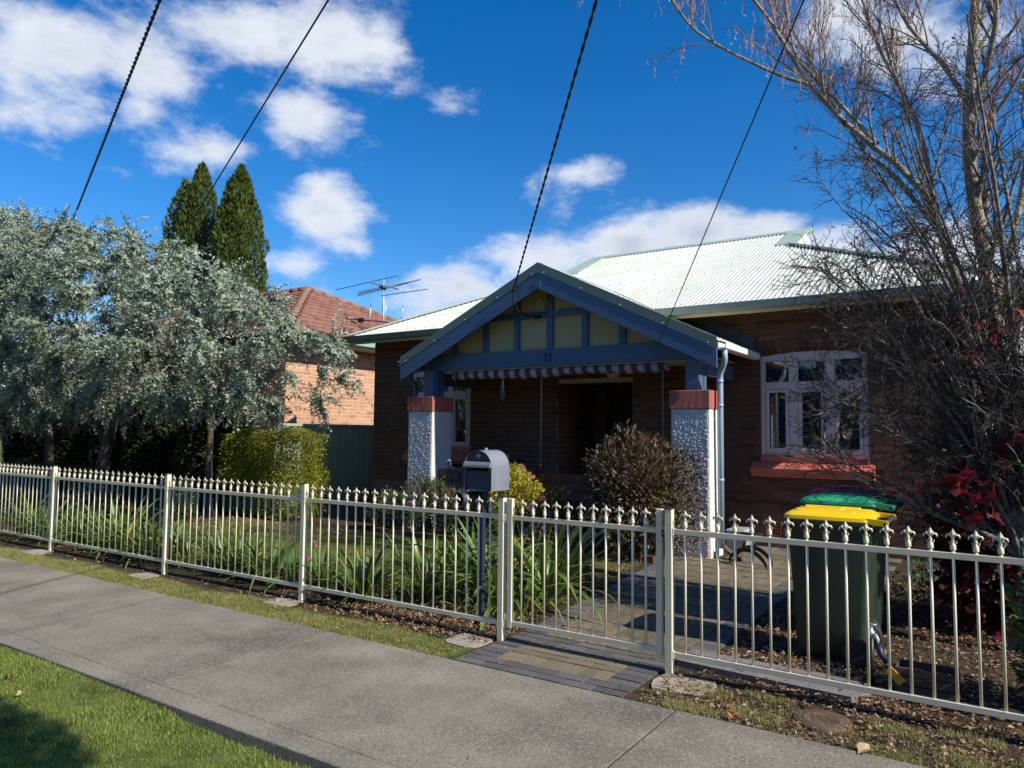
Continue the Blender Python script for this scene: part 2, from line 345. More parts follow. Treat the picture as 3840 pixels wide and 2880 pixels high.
MAT['cord'] = M('cord', [(.5, .5, .48), (.55, .55, .52)], 10, .8)
MAT['bark'] = M('bark', [(.20, .17, .13), (.38, .34, .27)], 9, .85, .6, 60, spec=.2, stain=((.08, .07, .055), 14, .60, .70), stretch=(1, 1, .5))
MAT['bark_dark'] = M('bark_dark', [(.07, .06, .05), (.30, .27, .235)], 22, .85, .6, 90, spec=.2, stain=((.035, .03, .025), 9, .55, .68))
MAT['bark_acacia'] = M('bark_acacia', [(.06, .048, .038), (.12, .10, .08)], 9, .9, .8, 40)
MAT['twig_dark'] = M('twig_dark', [(.035, .028, .024), (.085, .068, .056)], 25, .8)
MAT['twig_brown'] = M('twig_brown', [(.055, .035, .028), (.12, .078, .06)], 25, .8)
MAT['twig'] = M('twig', [(.10, .045, .03), (.17, .085, .055)], 20, .8)
MAT['seed'] = M('seed', [(.42, .20, .15), (.60, .34, .26)], 30, .8, trans=.3)
MAT['samara'] = M('samara', [(.62, .50, .28), (.75, .62, .40)], 30, .8, trans=.4)
def leafmat(name, rc, rough=.55, trans=.25, spec=.35, scale=30): return M(name, [rc[0], rc[-1]], scale, rough, rnd='attr', rcols=rc, trans=trans, spec=spec)
MAT['acacia'] = leafmat('acacia', [(.22, .28, .22), (.34, .42, .34), (.14, .17, .085), (.46, .53, .44), (.25, .32, .24), (.11, .13, .055)], .6, .06)
MAT['cypress'] = leafmat('cypress', [(.055, .08, .012), (.085, .12, .02), (.035, .055, .010), (.11, .14, .022)], .6, .12, .2)
MAT['hedge'] = leafmat('hedge', [(.09, .13, .012), (.24, .26, .015), (.38, .34, .02), (.05, .08, .012), (.30, .30, .02)], .42, .25)
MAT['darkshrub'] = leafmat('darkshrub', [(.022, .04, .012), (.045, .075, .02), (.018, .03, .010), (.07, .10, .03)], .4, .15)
MAT['purple'] = leafmat('purple', [(.05, .035, .022), (.09, .045, .045), (.055, .06, .022), (.12, .085, .045), (.045, .022, .028), (.08, .09, .03), (.20, .14, .06)], .42, .2)
MAT['yellowleaf'] = leafmat('yellowleaf', [(.55, .45, .02), (.70, .58, .03), (.35, .33, .03), (.18, .22, .03)], .5, .3)
MAT['bedgreen'] = leafmat('bedgreen', [(.04, .075, .02), (.07, .12, .03), (.12, .18, .05), (.05, .06, .025), (.14, .08, .04)], .5, .25)
MAT['pinkflower'] = leafmat('pinkflower', [(.62, .12, .30), (.75, .25, .45)], .6, .3)
MAT['redleaf'] = leafmat('redleaf', [(.10, .012, .018), (.20, .02, .03), (.05, .012, .018), (.28, .04, .04), (.04, .02, .02)], .5, .3)
MAT['redorange'] = leafmat('redorange', [(.55, .08, .02), (.45, .04, .03)], .5, .3)
MAT['litter'] = leafmat('litter', [(.22, .12, .07), (.34, .21, .12), (.14, .075, .045), (.44, .32, .20), (.09, .055, .035), (.28, .12, .06), (.50, .40, .27), (.16, .10, .06)], .75, .15, .15)
MAT['strap'] = M('strap', [(.055, .105, .018), (.10, .17, .03)], 6, .38, rnd='obj', rcols=[(.055, .11, .016), (.11, .20, .028), (.17, .26, .04), (.07, .13, .02), (.22, .30, .06)], trans=.22, spec=.5)
MAT['strap_yellow'] = M('strap_yellow', [(.50, .30, .04), (.55, .38, .06)], 6, .5, trans=.25)
MAT['grass'] = leafmat('grass', [(.14, .21, .03), (.24, .33, .06), (.32, .42, .09), (.17, .25, .035), (.48, .46, .20), (.28, .37, .07)], .5, .35, .3)
MAT['grass_dry'] = leafmat('grass_dry', [(.16, .22, .04), (.45, .38, .18), (.22, .27, .05), (.38, .31, .14), (.55, .46, .25), (.12, .17, .03)], .6, .3, .2)
MAT['lawn'] = leafmat('lawn', [(.09, .13, .02), (.16, .20, .035), (.22, .24, .06), (.11, .15, .022), (.30, .28, .10)], .55, .3, .2)
def ground_mat():
    m = M('ground', [(.035, .027, .018), (.08, .06, .04)], 9, .97, 1., 50, spec=.1, bdist=.02)
    nt = m.node_tree; b = nt.nodes['Principled BSDF']; l = b.inputs['Base Color'].links[0].from_socket
    at = nt.nodes.new('ShaderNodeAttribute'); at.attribute_name = 'lawn'
    x = nt.nodes.new('ShaderNodeMix'); x.data_type = 'RGBA'; nt.links.new(at.outputs['Fac'], x.inputs['Factor'])
    n = nt.nodes.new('ShaderNodeTexNoise'); n.inputs['Scale'].default_value = 5; n.inputs['Detail'].default_value = 8
    tc = nt.nodes.new('ShaderNodeTexCoord'); nt.links.new(tc.outputs['Object'], n.inputs['Vector'])
    c = nt.nodes.new('ShaderNodeValToRGB'); c.color_ramp.elements[0].color = (.055, .075, .015, 1); c.color_ramp.elements[1].color = (.13, .14, .04, 1)
    c.color_ramp.elements[0].position = .35; c.color_ramp.elements[1].position = .68
    nt.links.new(n.outputs['Fac'], c.inputs[0]); nt.links.new(l, x.inputs['A']); nt.links.new(c.outputs[0], x.inputs['B']); nt.links.new(x.outputs['Result'], b.inputs['Base Color'])
    return m
MAT['ground'] = ground_mat()
def glass_mat():
    m = bpy.data.materials.new('glass'); m.use_nodes = True; nt = m.node_tree; nt.nodes.clear(); N = nt.nodes.new; L = nt.links.new
    t = N('ShaderNodeBsdfTransparent'); t.inputs[0].default_value = (.75, .78, .8, 1); g = N('ShaderNodeBsdfGlossy'); g.inputs['Roughness'].default_value = .02
    f = N('ShaderNodeFresnel'); f.inputs[0].default_value = 1.5; a = N('ShaderNodeMath'); a.operation = 'MULTIPLY_ADD'; a.inputs[1].default_value = 1.2; a.inputs[2].default_value = .04
    L(f.outputs[0], a.inputs[0]); x = N('ShaderNodeMixShader'); L(a.outputs[0], x.inputs[0]); L(t.outputs[0], x.inputs[1]); L(g.outputs[0], x.inputs[2])
    o = N('ShaderNodeOutputMaterial'); L(x.outputs[0], o.inputs[0]); return m
MAT['glass'] = glass_mat()
def lace_mat():
    m = M('lace', [(.20, .22, .28), (.34, .36, .42)], 30, .9); nt = m.node_tree; N = nt.nodes.new; L = nt.links.new
    v = N('ShaderNodeTexVoronoi'); v.inputs['Scale'].default_value = 26; tc = N('ShaderNodeTexCoord'); L(tc.outputs['Object'], v.inputs['Vector'])
    n = N('ShaderNodeTexNoise'); n.inputs['Scale'].default_value = 14; L(tc.outputs['Object'], n.inputs['Vector'])
    a = N('ShaderNodeMath'); a.operation = 'MULTIPLY'; L(v.outputs['Distance'], a.inputs[0]); L(n.outputs['Fac'], a.inputs[1])
    c = N('ShaderNodeMapRange'); L(a.outputs[0], c.inputs[0]); c.inputs[1].default_value = .12; c.inputs[2].default_value = .28; c.inputs[3].default_value = .20; c.inputs[4].default_value = .85
    L(c.outputs[0], nt.nodes['Principled BSDF'].inputs['Alpha']); return m
MAT['lace'] = lace_mat()
def stripe_mat():
    m = M('canvas', [(.32, .29, .26), (.38, .35, .31)], 8, .9, .2, 100); nt = m.node_tree; N = nt.nodes.new; L = nt.links.new
    b = nt.nodes['Principled BSDF']; l = b.inputs['Base Color'].links[0].from_socket
    tc = N('ShaderNodeTexCoord'); s = N('ShaderNodeSeparateXYZ'); L(tc.outputs['Object'], s.inputs[0])
    a = N('ShaderNodeMath'); a.operation = 'MULTIPLY_ADD'; L(s.outputs[2], a.inputs[0]); a.inputs[1].default_value = .35; L(s.outputs[0], a.inputs[2])
    w = N('ShaderNodeMath'); w.operation = 'MULTIPLY'; L(a.outputs[0], w.inputs[0]); w.inputs[1].default_value = 1/.2
    fr = N('ShaderNodeMath'); fr.operation = 'FRACT'; L(w.outputs[0], fr.inputs[0])
    g = N('ShaderNodeMath'); g.operation = 'GREATER_THAN'; L(fr.outputs[0], g.inputs[0]); g.inputs[1].default_value = .5
    x = N('ShaderNodeMix'); x.data_type = 'RGBA'; L(g.outputs[0], x.inputs['Factor']); L(l, x.inputs['A']); x.inputs['B'].default_value = (.13, .04, .052, 1)
    L(x.outputs['Result'], b.inputs['Base Color']); return m
MAT['canvas'] = stripe_mat()
def globe_mat():
    return M('globe', [(.5, .48, .42), (.55, .52, .46)], 5, .3)
MAT['globe'] = globe_mat()

# ------------------------------------------------------------------ ground
def verge_drop(X, Y):
    """height of the soil sheet"""
    X = np.asarray(X, float); Y = np.asarray(Y, float)
    z = np.full(np.broadcast(X, Y).shape, -.012)
    near = Y < 2.60
    dip = (.052+.012*np.sin(X*11)*np.sin(X*4.7+1))*np.exp(-((X+3.35)/.75)**2)*np.clip((Y-1.7)/.7, 0, 1)
    z = np.where(near, -.022-dip-.02*np.clip((2.5-Y)/3, 0, 1), z)
    z = np.where((Y > 2.60) & (Y < 4.18), -.09, z)
    z = np.where(Y < -3.0, -.16, z)
    z = z + .006*np.sin(X*3.1+Y*1.7)*np.cos(Y*4.3-X*.9)*((Y < 2.5) | (Y > 4.25))
    return z
def build_ground():
    xs = np.concatenate([[-400, -200, -100, -60, -40, -30, -24, -18], np.arange(-14, 2.01, .08), [3, 4, 6, 9, 14, 25, 60, 150, 400]])
    ys = np.concatenate([[-400, -150, -60, -25, -10, -5, -3.05, -2.95, -1, 0], np.arange(.6, 11.2, .08), [12, 14, 18, 25, 40, 80, 160, 400]])
    ys = np.sort(np.concatenate([ys, [2.60, 4.18]])); X, Y = np.meshgrid(xs, ys, indexing='ij'); Z = verge_drop(X, Y)
    V = np.stack([X, Y, Z], -1).reshape(-1, 3); a, b = len(xs), len(ys)
    i, j = np.meshgrid(np.arange(a-1), np.arange(b-1), indexing='ij'); q = (i*b+j)
    F = np.stack([q, q+b, q+b+1, q+1], -1).reshape(-1, 4)
    o = npobj('ground', V, F, MAT['ground'], smooth=True, kind='structure')
    x, y = V[:, 0], V[:, 1]
    lawn = ((y < 2.62) | ((y > 4.15) & (y < 4.62) & (x < -3.3)) | ((y > 5.75) & (y < 8.6) & (x > -11.5) & (x < -4.6)) | (y < -5) | (y > 30) | (x < -30) | (x > 8)).astype(np.float32)
    at = o.data.attributes.new('lawn', 'FLOAT', 'POINT'); at.data.foreach_set('value', lawn)
    tagit(o, 'soil and turf of the front yard and verges')
build_ground()

def build_footpath():
    root = thing('footpath', 'grey concrete footpath running past the cream fence', 'footpath', (-4, 3.4, 0)); root['kind'] = 'structure'; del root['category']
    def cr(seed, amp):
        rs = np.random.default_rng(seed); ph = rs.uniform(0, 6, 5)
        return lambda y: amp*(np.sin(y*5+ph[0])+.6*np.sin(y*13+ph[1])+.35*np.sin(y*31+ph[2])+.2*np.sin(y*71+ph[3]))
    flat = lambda y: y*0
    edges = [(-34, flat, 0.), (-30.8, flat, 0), (-27.6, flat, 0), (-24.4, flat, 0), (-21.2, flat, 0), (-18, flat, 0), (-14.6, flat, 0), (-12.0, flat, 0), (-9.45, flat, 0), (-6.93, flat, .016),
             (-4.45, flat, .008), (-2.24, cr(3, .018), .006), (-1.62, flat, .013), (1.0, flat, .004), (3.8, flat, .004), (6.6, flat, .004), (12, flat, .004)]
    ys = np.unique(np.concatenate([[2.575, 2.578, 2.585, 2.60, 2.718, 2.724, 2.730, 2.736], np.linspace(2.78, 4.16, 70), [4.185, 4.197, 4.2]]))
    def zt(y):
        if y <= 2.576: return -.006
        if y < 2.58: return -.001
        if 2.72 < y < 2.735: return -.0035
        if y > 4.196: return -.004
        return {True: .003}.get(y > 2.59 and y < 4.19, .0015)
    rs = np.random.default_rng(5)
    for k in range(len(edges)-1):
        (xa, fa, ga), (xb, fb, gb) = edges[k], edges[k+1]; ga = max(ga, .002); gb = max(gb, .002)
        Vt = []; nx = 5; tilt = rs.uniform(-.0015, .0015)
        for y in ys:
            x0 = xa+fa(y)+ga/2; x1 = xb+fb(y)-gb/2; z = zt(y)
            edge_w = .012*math.sin(xa*3)+0
            for t, dz in ((0, -.001), (.004, 0), (.5, 0), (.996, 0), (1, -.001)):
                xx = x0+(x1-x0)*t if t in (0, .5, 1) else (x0+.004 if t < .5 else x1-.004)
                wob = .004*math.sin(xx*7+k) if y < 2.7 or y > 4.17 else 0
                Vt.append((xx, y+wob, z+dz+tilt*(t-.5)*2))
        n = len(ys); F = [(i*nx+j, i*nx+j+1, (i+1)*nx+j+1, (i+1)*nx+j) for i in range(n-1) for j in range(nx-1)]
        b0 = len(Vt); V = Vt+[(v[0], v[1], -.12) for v in Vt]
        loop = [j for j in range(nx)]+[i*nx+nx-1 for i in range(1, n)]+[(n-1)*nx+j for j in range(nx-2, -1, -1)]+[i*nx for i in range(n-2, 0, -1)]
        F += [(loop[i], loop[i]+b0, loop[(i+1) % len(loop)]+b0, loop[(i+1) % len(loop)]) for i in range(len(loop))]
        mb = MB(); mb.add(V, F); obj('slab', mb, MAT['concrete'], root)
        yy = np.linspace(2.585, 4.195, 60); w = max(gb, .004)*.5+.004; top = [(xb+fb(y)-w, y, -.0042) for y in yy]+[(xb+fb(y)+w, y, -.0042) for y in yy]; n = len(yy)
        if k < len(edges)-2: mb = MB(); mb.add(top+[(v[0], v[1], -.10) for v in top], [(i, n+i, n+i+1, i+1) for i in range(n-1)]); obj('joint_fill', mb, MAT['soil'], root)
build_footpath()

def build_road():
    mb = MB(); mb.box(-60, 30, -3.2, -3.05, -.3, -.02, .01); o = obj('kerb', mb, MAT['conc_plain']); o['kind'] = 'structure'
    mb = MB(); mb.box(-60, 30, -10, -3.205, -.3, -.14); o = obj('road', mb, M('asphalt', [(.04, .04, .04), (.06, .06, .06)], 30, .9, .5, 150)); o['kind'] = 'structure'
build_road()

# ------------------------------------------------------------------ pavers
brick_me = {}
def unit_block(key, mat, b=.035, seed=0, wob=.012):
    """1 x 1 x 1 block, chamfered, slightly irregular"""
    if key in brick_me: return brick_me[key]
    V, F = box_geo(.5, .5, .5, b); rs = np.random.default_rng(seed); V = np.array(V)+rs.uniform(-wob, wob, (len(V), 3))
    mb = MB(); mb.add(V, F); brick_me[key] = mb.mesh(key, mat); return brick_me[key]
def build_pavers():
    root = thing('garden_path', 'block paved path running from the footpath under the gate to the porch', 'path', (-2.6, 4.5, 0)); root['kind'] = 'structure'; del root['category']
    mb = MB(); mb.box(-3.28, -1.95, 4.203, 5.2, -.1, -.014); obj('bedding', mb, MAT['soil'], root)
    rs = np.random.default_rng(11)
    def pv(x0, x1, y0, y1, key, zt=.0):
        g = .005; nme = {'d': 'paver_dark', 't': 'paver_tan', 'f': 'flag'}[key]
        me = unit_block('paver_'+key+str(rs.integers(3)), MAT[nme], .02 if key != 'f' else .015, rs.integers(99), .006)
        h = .05; inst('paver', me, root, ((x0+x1)/2, (y0+y1)/2, zt-h/2+rs.uniform(-.002, .002)), (rs.normal(0, .006), rs.normal(0, .006), rs.normal(0, .004)), (x1-x0-2*g, y1-y0-2*g, h))
    # apron: dark stretcher borders and a tan field
    xl, xr = -3.27, -1.97; X = xl
    for r, y in enumerate((4.21, 4.31)):            # two front rows, long side across
        n = 6; w = (xr-xl)/n
        for i in range(n+(r % 2)):
            a = xl+w*i-(w/2 if r % 2 else 0); b = a+w
            pv(max(a, xl), min(b, xr), y, y+.1, 'd')
    yy = 4.41
    for k in range(5):
        pv(xl, xl+.22, yy+k*.1, yy+k*.1+.1, 'd'); pv(xr-.22, xr, yy+k*.1, yy+k*.1+.1, 'd')
    xs = np.linspace(xl+.22, xr-.22, 9)
    for i in range(8): pv(xs[i], xs[i+1], 4.41, 4.61, 't')
    for k, y in enumerate((4.61, 4.71)):
        n = 4; w = (xs[-1]-xs[0])/n
        for i in range(n+(k % 2)):
            a = xs[0]+w*i-(w/2 if k % 2 else 0); pv(max(a, xs[0]), min(a+w, xs[-1]), y, y+.1, 't')
    for i in range(8): pv(xs[i], xs[i+1], 4.81, 4.91, 't')
    for r, y in enumerate((4.91, 5.01)):
        n = 6; w = (xr-xl)/n
        for i in range(n+(r % 2)):
            a = xl+w*i-(w/2 if r % 2 else 0); pv(max(a, xl), min(a+w, xr), y, y+.1, 'd')
    # path beyond the gate, drifting a little to the left: dark border, large flags
    def edge(y): t = (y-5.11)/(9.2-5.11); return -3.27-.42*t, -1.80-.05*t
    y = 5.115
    while y < 9.3:
        a, b = edge(y); pv(a, a+.2, y, y+.1, 'd')
        if y < 8.6: pv(b-.2, b, y, y+.1, 'd')
        y += .1
    y = 5.115; k = 0
    while y < 9.2:
        a, b = edge(y); a += .2; b -= .2; h = .34; n = 3
        for i in range(n): 
            o = .12*(k % 2)
            x0 = a+(b-a)*i/n+(o if i else 0); x1 = a+(b-a)*(i+1)/n+(o if i < n-1 else 0); pv(x0, x1, y, y+h, 'f')
        y += h; k += 1
    mb = MB(); V = [(-3.28, 5.2, -.015), (-1.79, 5.2, -.015), (-1.84, 9.3, -.015), (-3.70, 9.3, -.015)]
    mb.prism([(v[0], v[1]) for v in V], -.1, -.016, 'xy'); obj('bedding', mb, MAT['soil'], root)
    # courtyard flags in front of the right wing
    y = 9.22
    for r in range(5):
        for i in range(4):
            x0 = -3.2+.52*i-(.2 if r % 2 else 0); pv(max(x0, -3.05), x0+.52, y+.35*r, y+.35*r+.35, 'f')
build_pavers()
def pad(x, y, w, d, label, z=-.002, mat='conc_plain', rz=0.):
    rs = np.random.default_rng(int(abs(x*100))); n = 11
    poly = [((w/2)*(1+rs.uniform(-.12, .1))*math.copysign(abs(math.cos(t))**.5, math.cos(t)), (d/2)*(1+rs.uniform(-.1, .1))*math.copysign(abs(math.sin(t))**.5, math.sin(t))) for t in [2*PI*i/n+.3 for i in range(n)]]
    mb = MB(); mb.prism(poly, -.06, z, 'xy', Matrix.Translation((x, y, 0)) @ Matrix.Rotation(rz, 4, 'Z'))
    o = obj('concrete_footing', mb, MAT[mat]); tagit(o, label, 'footing', 'rough concrete footings of the fence posts')
pad(-10.45, 4.66, .42, .30, 'rough concrete footing under the leftmost fence post in view')
pad(-7.87, 4.60, .34, .22, 'rough concrete footing under the second fence post from the left')
pad(-5.65, 4.66, .34, .24, 'rough concrete footing under the third fence post from the left')
pad(-3.46, 4.66, .34, .30, 'rough concrete footing under the left gate post beside the pavers')
pad(-1.76, 4.66, .38, .34, 'rough concrete footing under the right gate post beside the pavers')
mb = MB(); mb.prism([(-1.93, 5.02), (-1.93, 5.33), (-.86, 5.30), (-.72, 5.16), (-.80, 4.93)], -.08, .03, 'xy')
tagit(obj('edging_slab', mb, MAT['greyslab']), 'long grey concrete edging strip behind the right fence panel', 'edging')

# ------------------------------------------------------------------ fence
FY = 4.80; RT0, RT1 = .925, .96; RB0, RB1 = .115, .15
def finial_mesh():
    mb = MB(); T = 1.092
    mb.lathe([(.0145, .974), (.0152, .976), (.0152, 1.000), (.0135, 1.003), (.008, 1.008), (.0065, 1.014), (.010, 1.019), (.0085, 1.024), (.0105, 1.028), (.006, 1.034), (.005, 1.044)], 10)
    V = [(0, 0, T), (-.006, 0, 1.082), (-.0165, 0, 1.062), (-.008, 0, 1.048), (0, 0, 1.036), (.008, 0, 1.048), (.0165, 0, 1.062), (.006, 0, 1.082), (0, -.009, 1.062), (0, .009, 1.062)]
    F = [(i, (i+1) % 8, 8) for i in range(8)]+[((i+1) % 8, i, 9) for i in range(8)]; mb.add(V, F)
    for s in (-1, 1):
        mb.tube([(s*.002, 0, 1.036), (s*.009, 0, 1.052), (s*.019, 0, 1.060), (s*.028, 0, 1.056), (s*.033, 0, 1.046), (s*.034, 0, 1.036)], [.0045, .006, .0072, .0068, .005, .0012], 6)
        mb.tube([(s*.006, 0, 1.006), (s*.013, 0, 1.008), (s*.0175, 0, 1.015), (s*.019, 0, 1.023)], [.003, .0032, .0026, .001], 5)
    for s in (-1, 1):
        mb.tube([(0, s*.006, 1.006), (0, s*.013, 1.008), (0, s*.017, 1.018)], [.003, .0032, .001], 5)
    return mb.mesh('finial', MAT['cream_metal'])
FIN = finial_mesh()
mb = MB(); mb.tube([(0, 0, RB0+.01), (0, 0, .975)], .0085, 10); PICK = mb.mesh('picket', MAT['cream_metal'])
def add_picket(root, x, k=[0]):
    p = bpy.data.objects.new('picket', PICK); p.location = (x, FY, 0); p.rotation_euler = (random.gauss(0, .0015), random.gauss(0, .0015), random.gauss(0, .05)); COL.objects.link(p)
    p.parent = root; p.matrix_parent_inverse = wm(root).inverted()
    f = bpy.data.objects.new('finial', FIN); COL.objects.link(f); f.parent = p; f.rotation_euler = (0, 0, random.gauss(0, .06))
def fence(posts, label, panel, n):
    """posts: list of x; panel: list of (x0, x1); n pickets per panel"""
    root = thing('picket_fence', label, 'fence', (posts[0], FY, 0))
    for x in posts:
        mb = MB(); mb.box(x-.025, x+.025, FY-.025, FY+.025, -.03, 1.092, .003); p = obj('post', mb, MAT['cream_metal'], root)
        mb = MB(); V, F = box_geo(.027, .027, .004, .002); mb.add(V, F, Matrix.Translation((x, FY, 1.094)))
        mb.add([(x-.022, FY-.022, 1.098), (x+.022, FY-.022, 1.098), (x+.022, FY+.022, 1.098), (x-.022, FY+.022, 1.098), (x, FY, 1.106)], [(0, 1, 4), (1, 2, 4), (2, 3, 4), (3, 0, 4), (3, 2, 1, 0)])
        obj('post_cap', mb, MAT['cap_plastic'], p)
        for z in ((RT0+RT1)/2, (RB0+RB1)/2):
            for s in (-1, 1):
                mb = MB(); mb.box(x+s*.025-(.012 if s < 0 else -.0005), x+s*.025+(.012 if s > 0 else -.0005), FY-.0195, FY+.0195, z-.024, z+.024, .002)
                if s > 0: mb.box(x+.027, x+.034, FY-.023, FY-.0192, z-.03, z-.02, .001)
                obj('bracket', mb, MAT['cream_metal'], p)
    for (x0, x1), m in zip(panel, n):
        for a, b, nm in ((RT0, RT1, 'top_rail'), (RB0, RB1, 'bottom_rail')):
            mb = MB(); mb.box(x0+.0375, x1-.0375, FY-.0165, FY+.0165, a, b, .002); obj(nm, mb, MAT['cream_metal'], root)
        for i in range(m): add_picket(root, x0+(x1-x0)*(i+1)/(m+1))
    return root
P = [-12.66, -10.39, -7.80, -5.54, -3.265]
fence([-15.0, -12.66]+P[1:], 'cream metal picket fence with fleur-de-lis tips left of the gate', [(-15.0, -12.66)]+[(P[i], P[i+1]) for i in range(4)], [19, 19, 19, 19, 19])
fence([-1.895, .42, 2.75], 'cream metal picket fence with fleur-de-lis tips right of the gate, before the bins', [(-1.895, .42), (.42, 2.75)], [20, 19])
def gate():
    root = thing('garden_gate', 'cream metal picket gate hanging between its two posts over the pavers', 'gate', (-3.2, FY, 0))
    x0, x1 = -3.185, -1.965
    for x in (x0, x1): 
        mb = MB(); mb.box(x-.022, x+.022, FY-.0175, FY+.0175, .105, 1.088, .003); obj('stile', mb, MAT['cream_metal'], root)
    for a, b, nm in ((RT0, RT1, 'top_rail'), (RB0+.01, RB1+.01, 'bottom_rail')):
        mb = MB(); mb.box(x0+.0225, x1-.0225, FY-.0145, FY+.0145, a, b, .002); obj(nm, mb, MAT['cream_metal'], root)
    for i in range(11): add_picket(root, x0+(x1-x0)*(i+1)/12.)
    mb = MB()
    for z in (.93, .17): mb.tube([(x0-.035, FY-.01, z-.04), (x0-.035, FY-.01, z+.04)], .008, 8); mb.box(x0-.052, x0-.0225, FY-.014, FY-.006, z-.03, z+.03, .001)
    obj('hinge', mb, MAT['cream_metal'], root)
    mb = MB(); mb.box(x1+.0225, x1+.04, FY-.022, FY-.012, .90, .95, .002); mb.tube([(x1+.03, FY-.03, .925), (x1+.03, FY+.03, .925)], .006, 8); obj('latch', mb, MAT['blackmetal'], root)
gate()

# ------------------------------------------------------------------ brickwork
CAMP = np.array([0, 0, 1.6])
def brick_rows(u0, u1, z0, z1, holes=(), course=.0862, L=.24, g=.010, seed=0):
    out = []; rs = np.random.default_rng(seed); z = z0; r = 0
    while z < z1-.02:
        zt = min(z+course-g, z1); hdr = (r % 2 == 1 and rs.random() < .0)
        u = u0-(L/2 if r % 2 else 0)+0.0
        segs = [(u0, u1)]
        for (a, b, c, d) in holes:
            if (z+zt)/2 > c and (z+zt)/2 < d:
                ns = []
                for (s, e) in segs:
                    if b <= s or a >= e: ns.append((s, e)); continue
                    if a > s: ns.append((s, a))
                    if b < e: ns.append((b, e))
                segs = ns
        while u < u1:
            ln = L if rs.random() > .16 else L/2
            for (s, e) in segs:
                a = max(u+g/2, s); b = min(u+ln-g/2, e)
                if b-a > .03: out.append((a, b, z, zt))
            u += ln
        z += course; r += 1
    return out
def boxes_np(C, S, ang=None):
    C = np.asarray(C, float); S = np.asarray(S, float)
    base = np.array([(x, y, z) for x in (-.5, .5) for y in (-.5, .5) for z in (-.5, .5)])
    V = base[None]*S[:, None]
    if ang is not None:
        c, s = np.cos(ang)[:, None], np.sin(ang)[:, None]; V = np.stack([V[..., 0]*c-V[..., 1]*s, V[..., 0]*s+V[..., 1]*c, V[..., 2]], -1)
    V = (V+C[:, None]).reshape(-1, 3)
    f = np.array([(0, 1, 3, 2), (4, 6, 7, 5), (0, 4, 5, 1), (2, 3, 7, 6), (0, 2, 6, 4), (1, 5, 7, 3)])
    return V, (f[None]+(np.arange(len(C))*8)[:, None, None]).reshape(-1, 4)
def lay(bricks, limit, mats, seed=0):
    """bricks: list of (parent wall, centre, size, facing normal, in_view) ; the ones that show largest become objects"""
    rs = np.random.default_rng(seed)
    def metric(b):
        d = np.array(b[1])-CAMP; L_ = np.linalg.norm(d); cosf = max(0.0, -float(np.dot(d/L_, b[3])))
        return (b[2][0]*b[2][2])*cosf/(L_*L_) if b[4] else -1
    order = sorted(range(len(bricks)), key=lambda i: -metric(bricks[i]))
    top = set(i for i in order[:limit] if metric(bricks[i]) > 0)
    mes = [unit_block(mats[0]+'_blk%d' % i, MAT[mats[0]], .02, 20+i, .01) for i in range(3)]
    rest = {}
    for i, (par, c, s, n, iv) in enumerate(bricks):
        rz = math.atan2(n[1], n[0])+PI/2; j = rs.uniform(-.002, .002)
        c = (c[0]+n[0]*j, c[1]+n[1]*j, c[2])
        if i in top: inst('brick', mes[i % 3], par, c, (rs.normal(0, .004), 0, rz+rs.normal(0, .004)), s)
        else: rest.setdefault(par.name, (par, []))[1].append((c, s, rz))
    for par, L_ in rest.values():
        V, F = boxes_np([b[0] for b in L_], [b[1] for b in L_], np.array([b[2] for b in L_]))
        npobj('bricks', V, F, MAT[mats[1]], par, rnd=np.repeat(rs.random(len(L_)), 6), kind='stuff')
def wall_panel(u0, u1, z0, z1, holes, facing, plane, thick, mat, root, name='wall'):
    """mortar-coloured wall core with rectangular openings"""
    us = sorted(set([u0, u1]+[v for h in holes for v in h[:2] if u0 < v < u1])); zs = sorted(set([z0, z1]+[v for h in holes for v in h[2:] if z0 < v < z1]))
    mb = MB()
    for i in range(len(us)-1):
        # merge vertically where possible
        k = 0
        while k < len(zs)-1:
            um = (us[i]+us[i+1])/2
            inh = lambda kk: any(h[0] < um < h[1] and h[2] < (zs[kk]+zs[kk+1])/2 < h[3] for h in holes)
            if inh(k): k += 1; continue
            e = k
            while e+1 < len(zs)-1 and not inh(e+1): e += 1
            a, b, c, d = us[i], us[i+1], zs[k], zs[e+1]
            if facing == '-Y': mb.box(a, b, plane, plane+thick, c, d)
            else: mb.box(plane-thick, plane, a, b, c, d)
            k = e+1
    return obj(name, mb, mat, root)

# ------------------------------------------------------------------ house
XC = -5.76; GY = 9.34; WY = 11.0
HX0, HX1 = -10.69, -.30
EY, EZ, TP = 10.42, 3.47, .4663      # eave line and roof pitch
house = thing('house', 'brown brick bungalow with pale green corrugated roof and blue half-timbered porch gable', 'house', (-5.5, 11, 0))
def corr(mb, O, S, T, Nn, s0, s1, t0, t1, pitch=.076, amp=.009, per=6, phase=0., nt=1):
    """corrugated sheet: ribs run along T, waves across S"""
    O, S, T, Nn = (np.array(v, float) for v in (O, S, T, Nn)); n = max(2, int((s1-s0)/pitch*per)); V = []; cols = []
    for i in range(n+1):
        s = s0+(s1-s0)*i/n; a, b = t0(s), t1(s)
        if b-a < .01: cols.append(None); continue
        off = amp*math.cos(2*PI*(s/pitch+phase)); c = []
        for k in range(nt+1):
            c.append(len(V)); V.append(O+S*s+T*(a+(b-a)*k/nt)+Nn*off)
        cols.append(c)
    F = []
    for i in range(n):
        if cols[i] is None or cols[i+1] is None: continue
        for k in range(nt): F.append((cols[i][k], cols[i+1][k], cols[i+1][k+1], cols[i][k+1]))
    mb.add(V, F, smooth=True); return mb
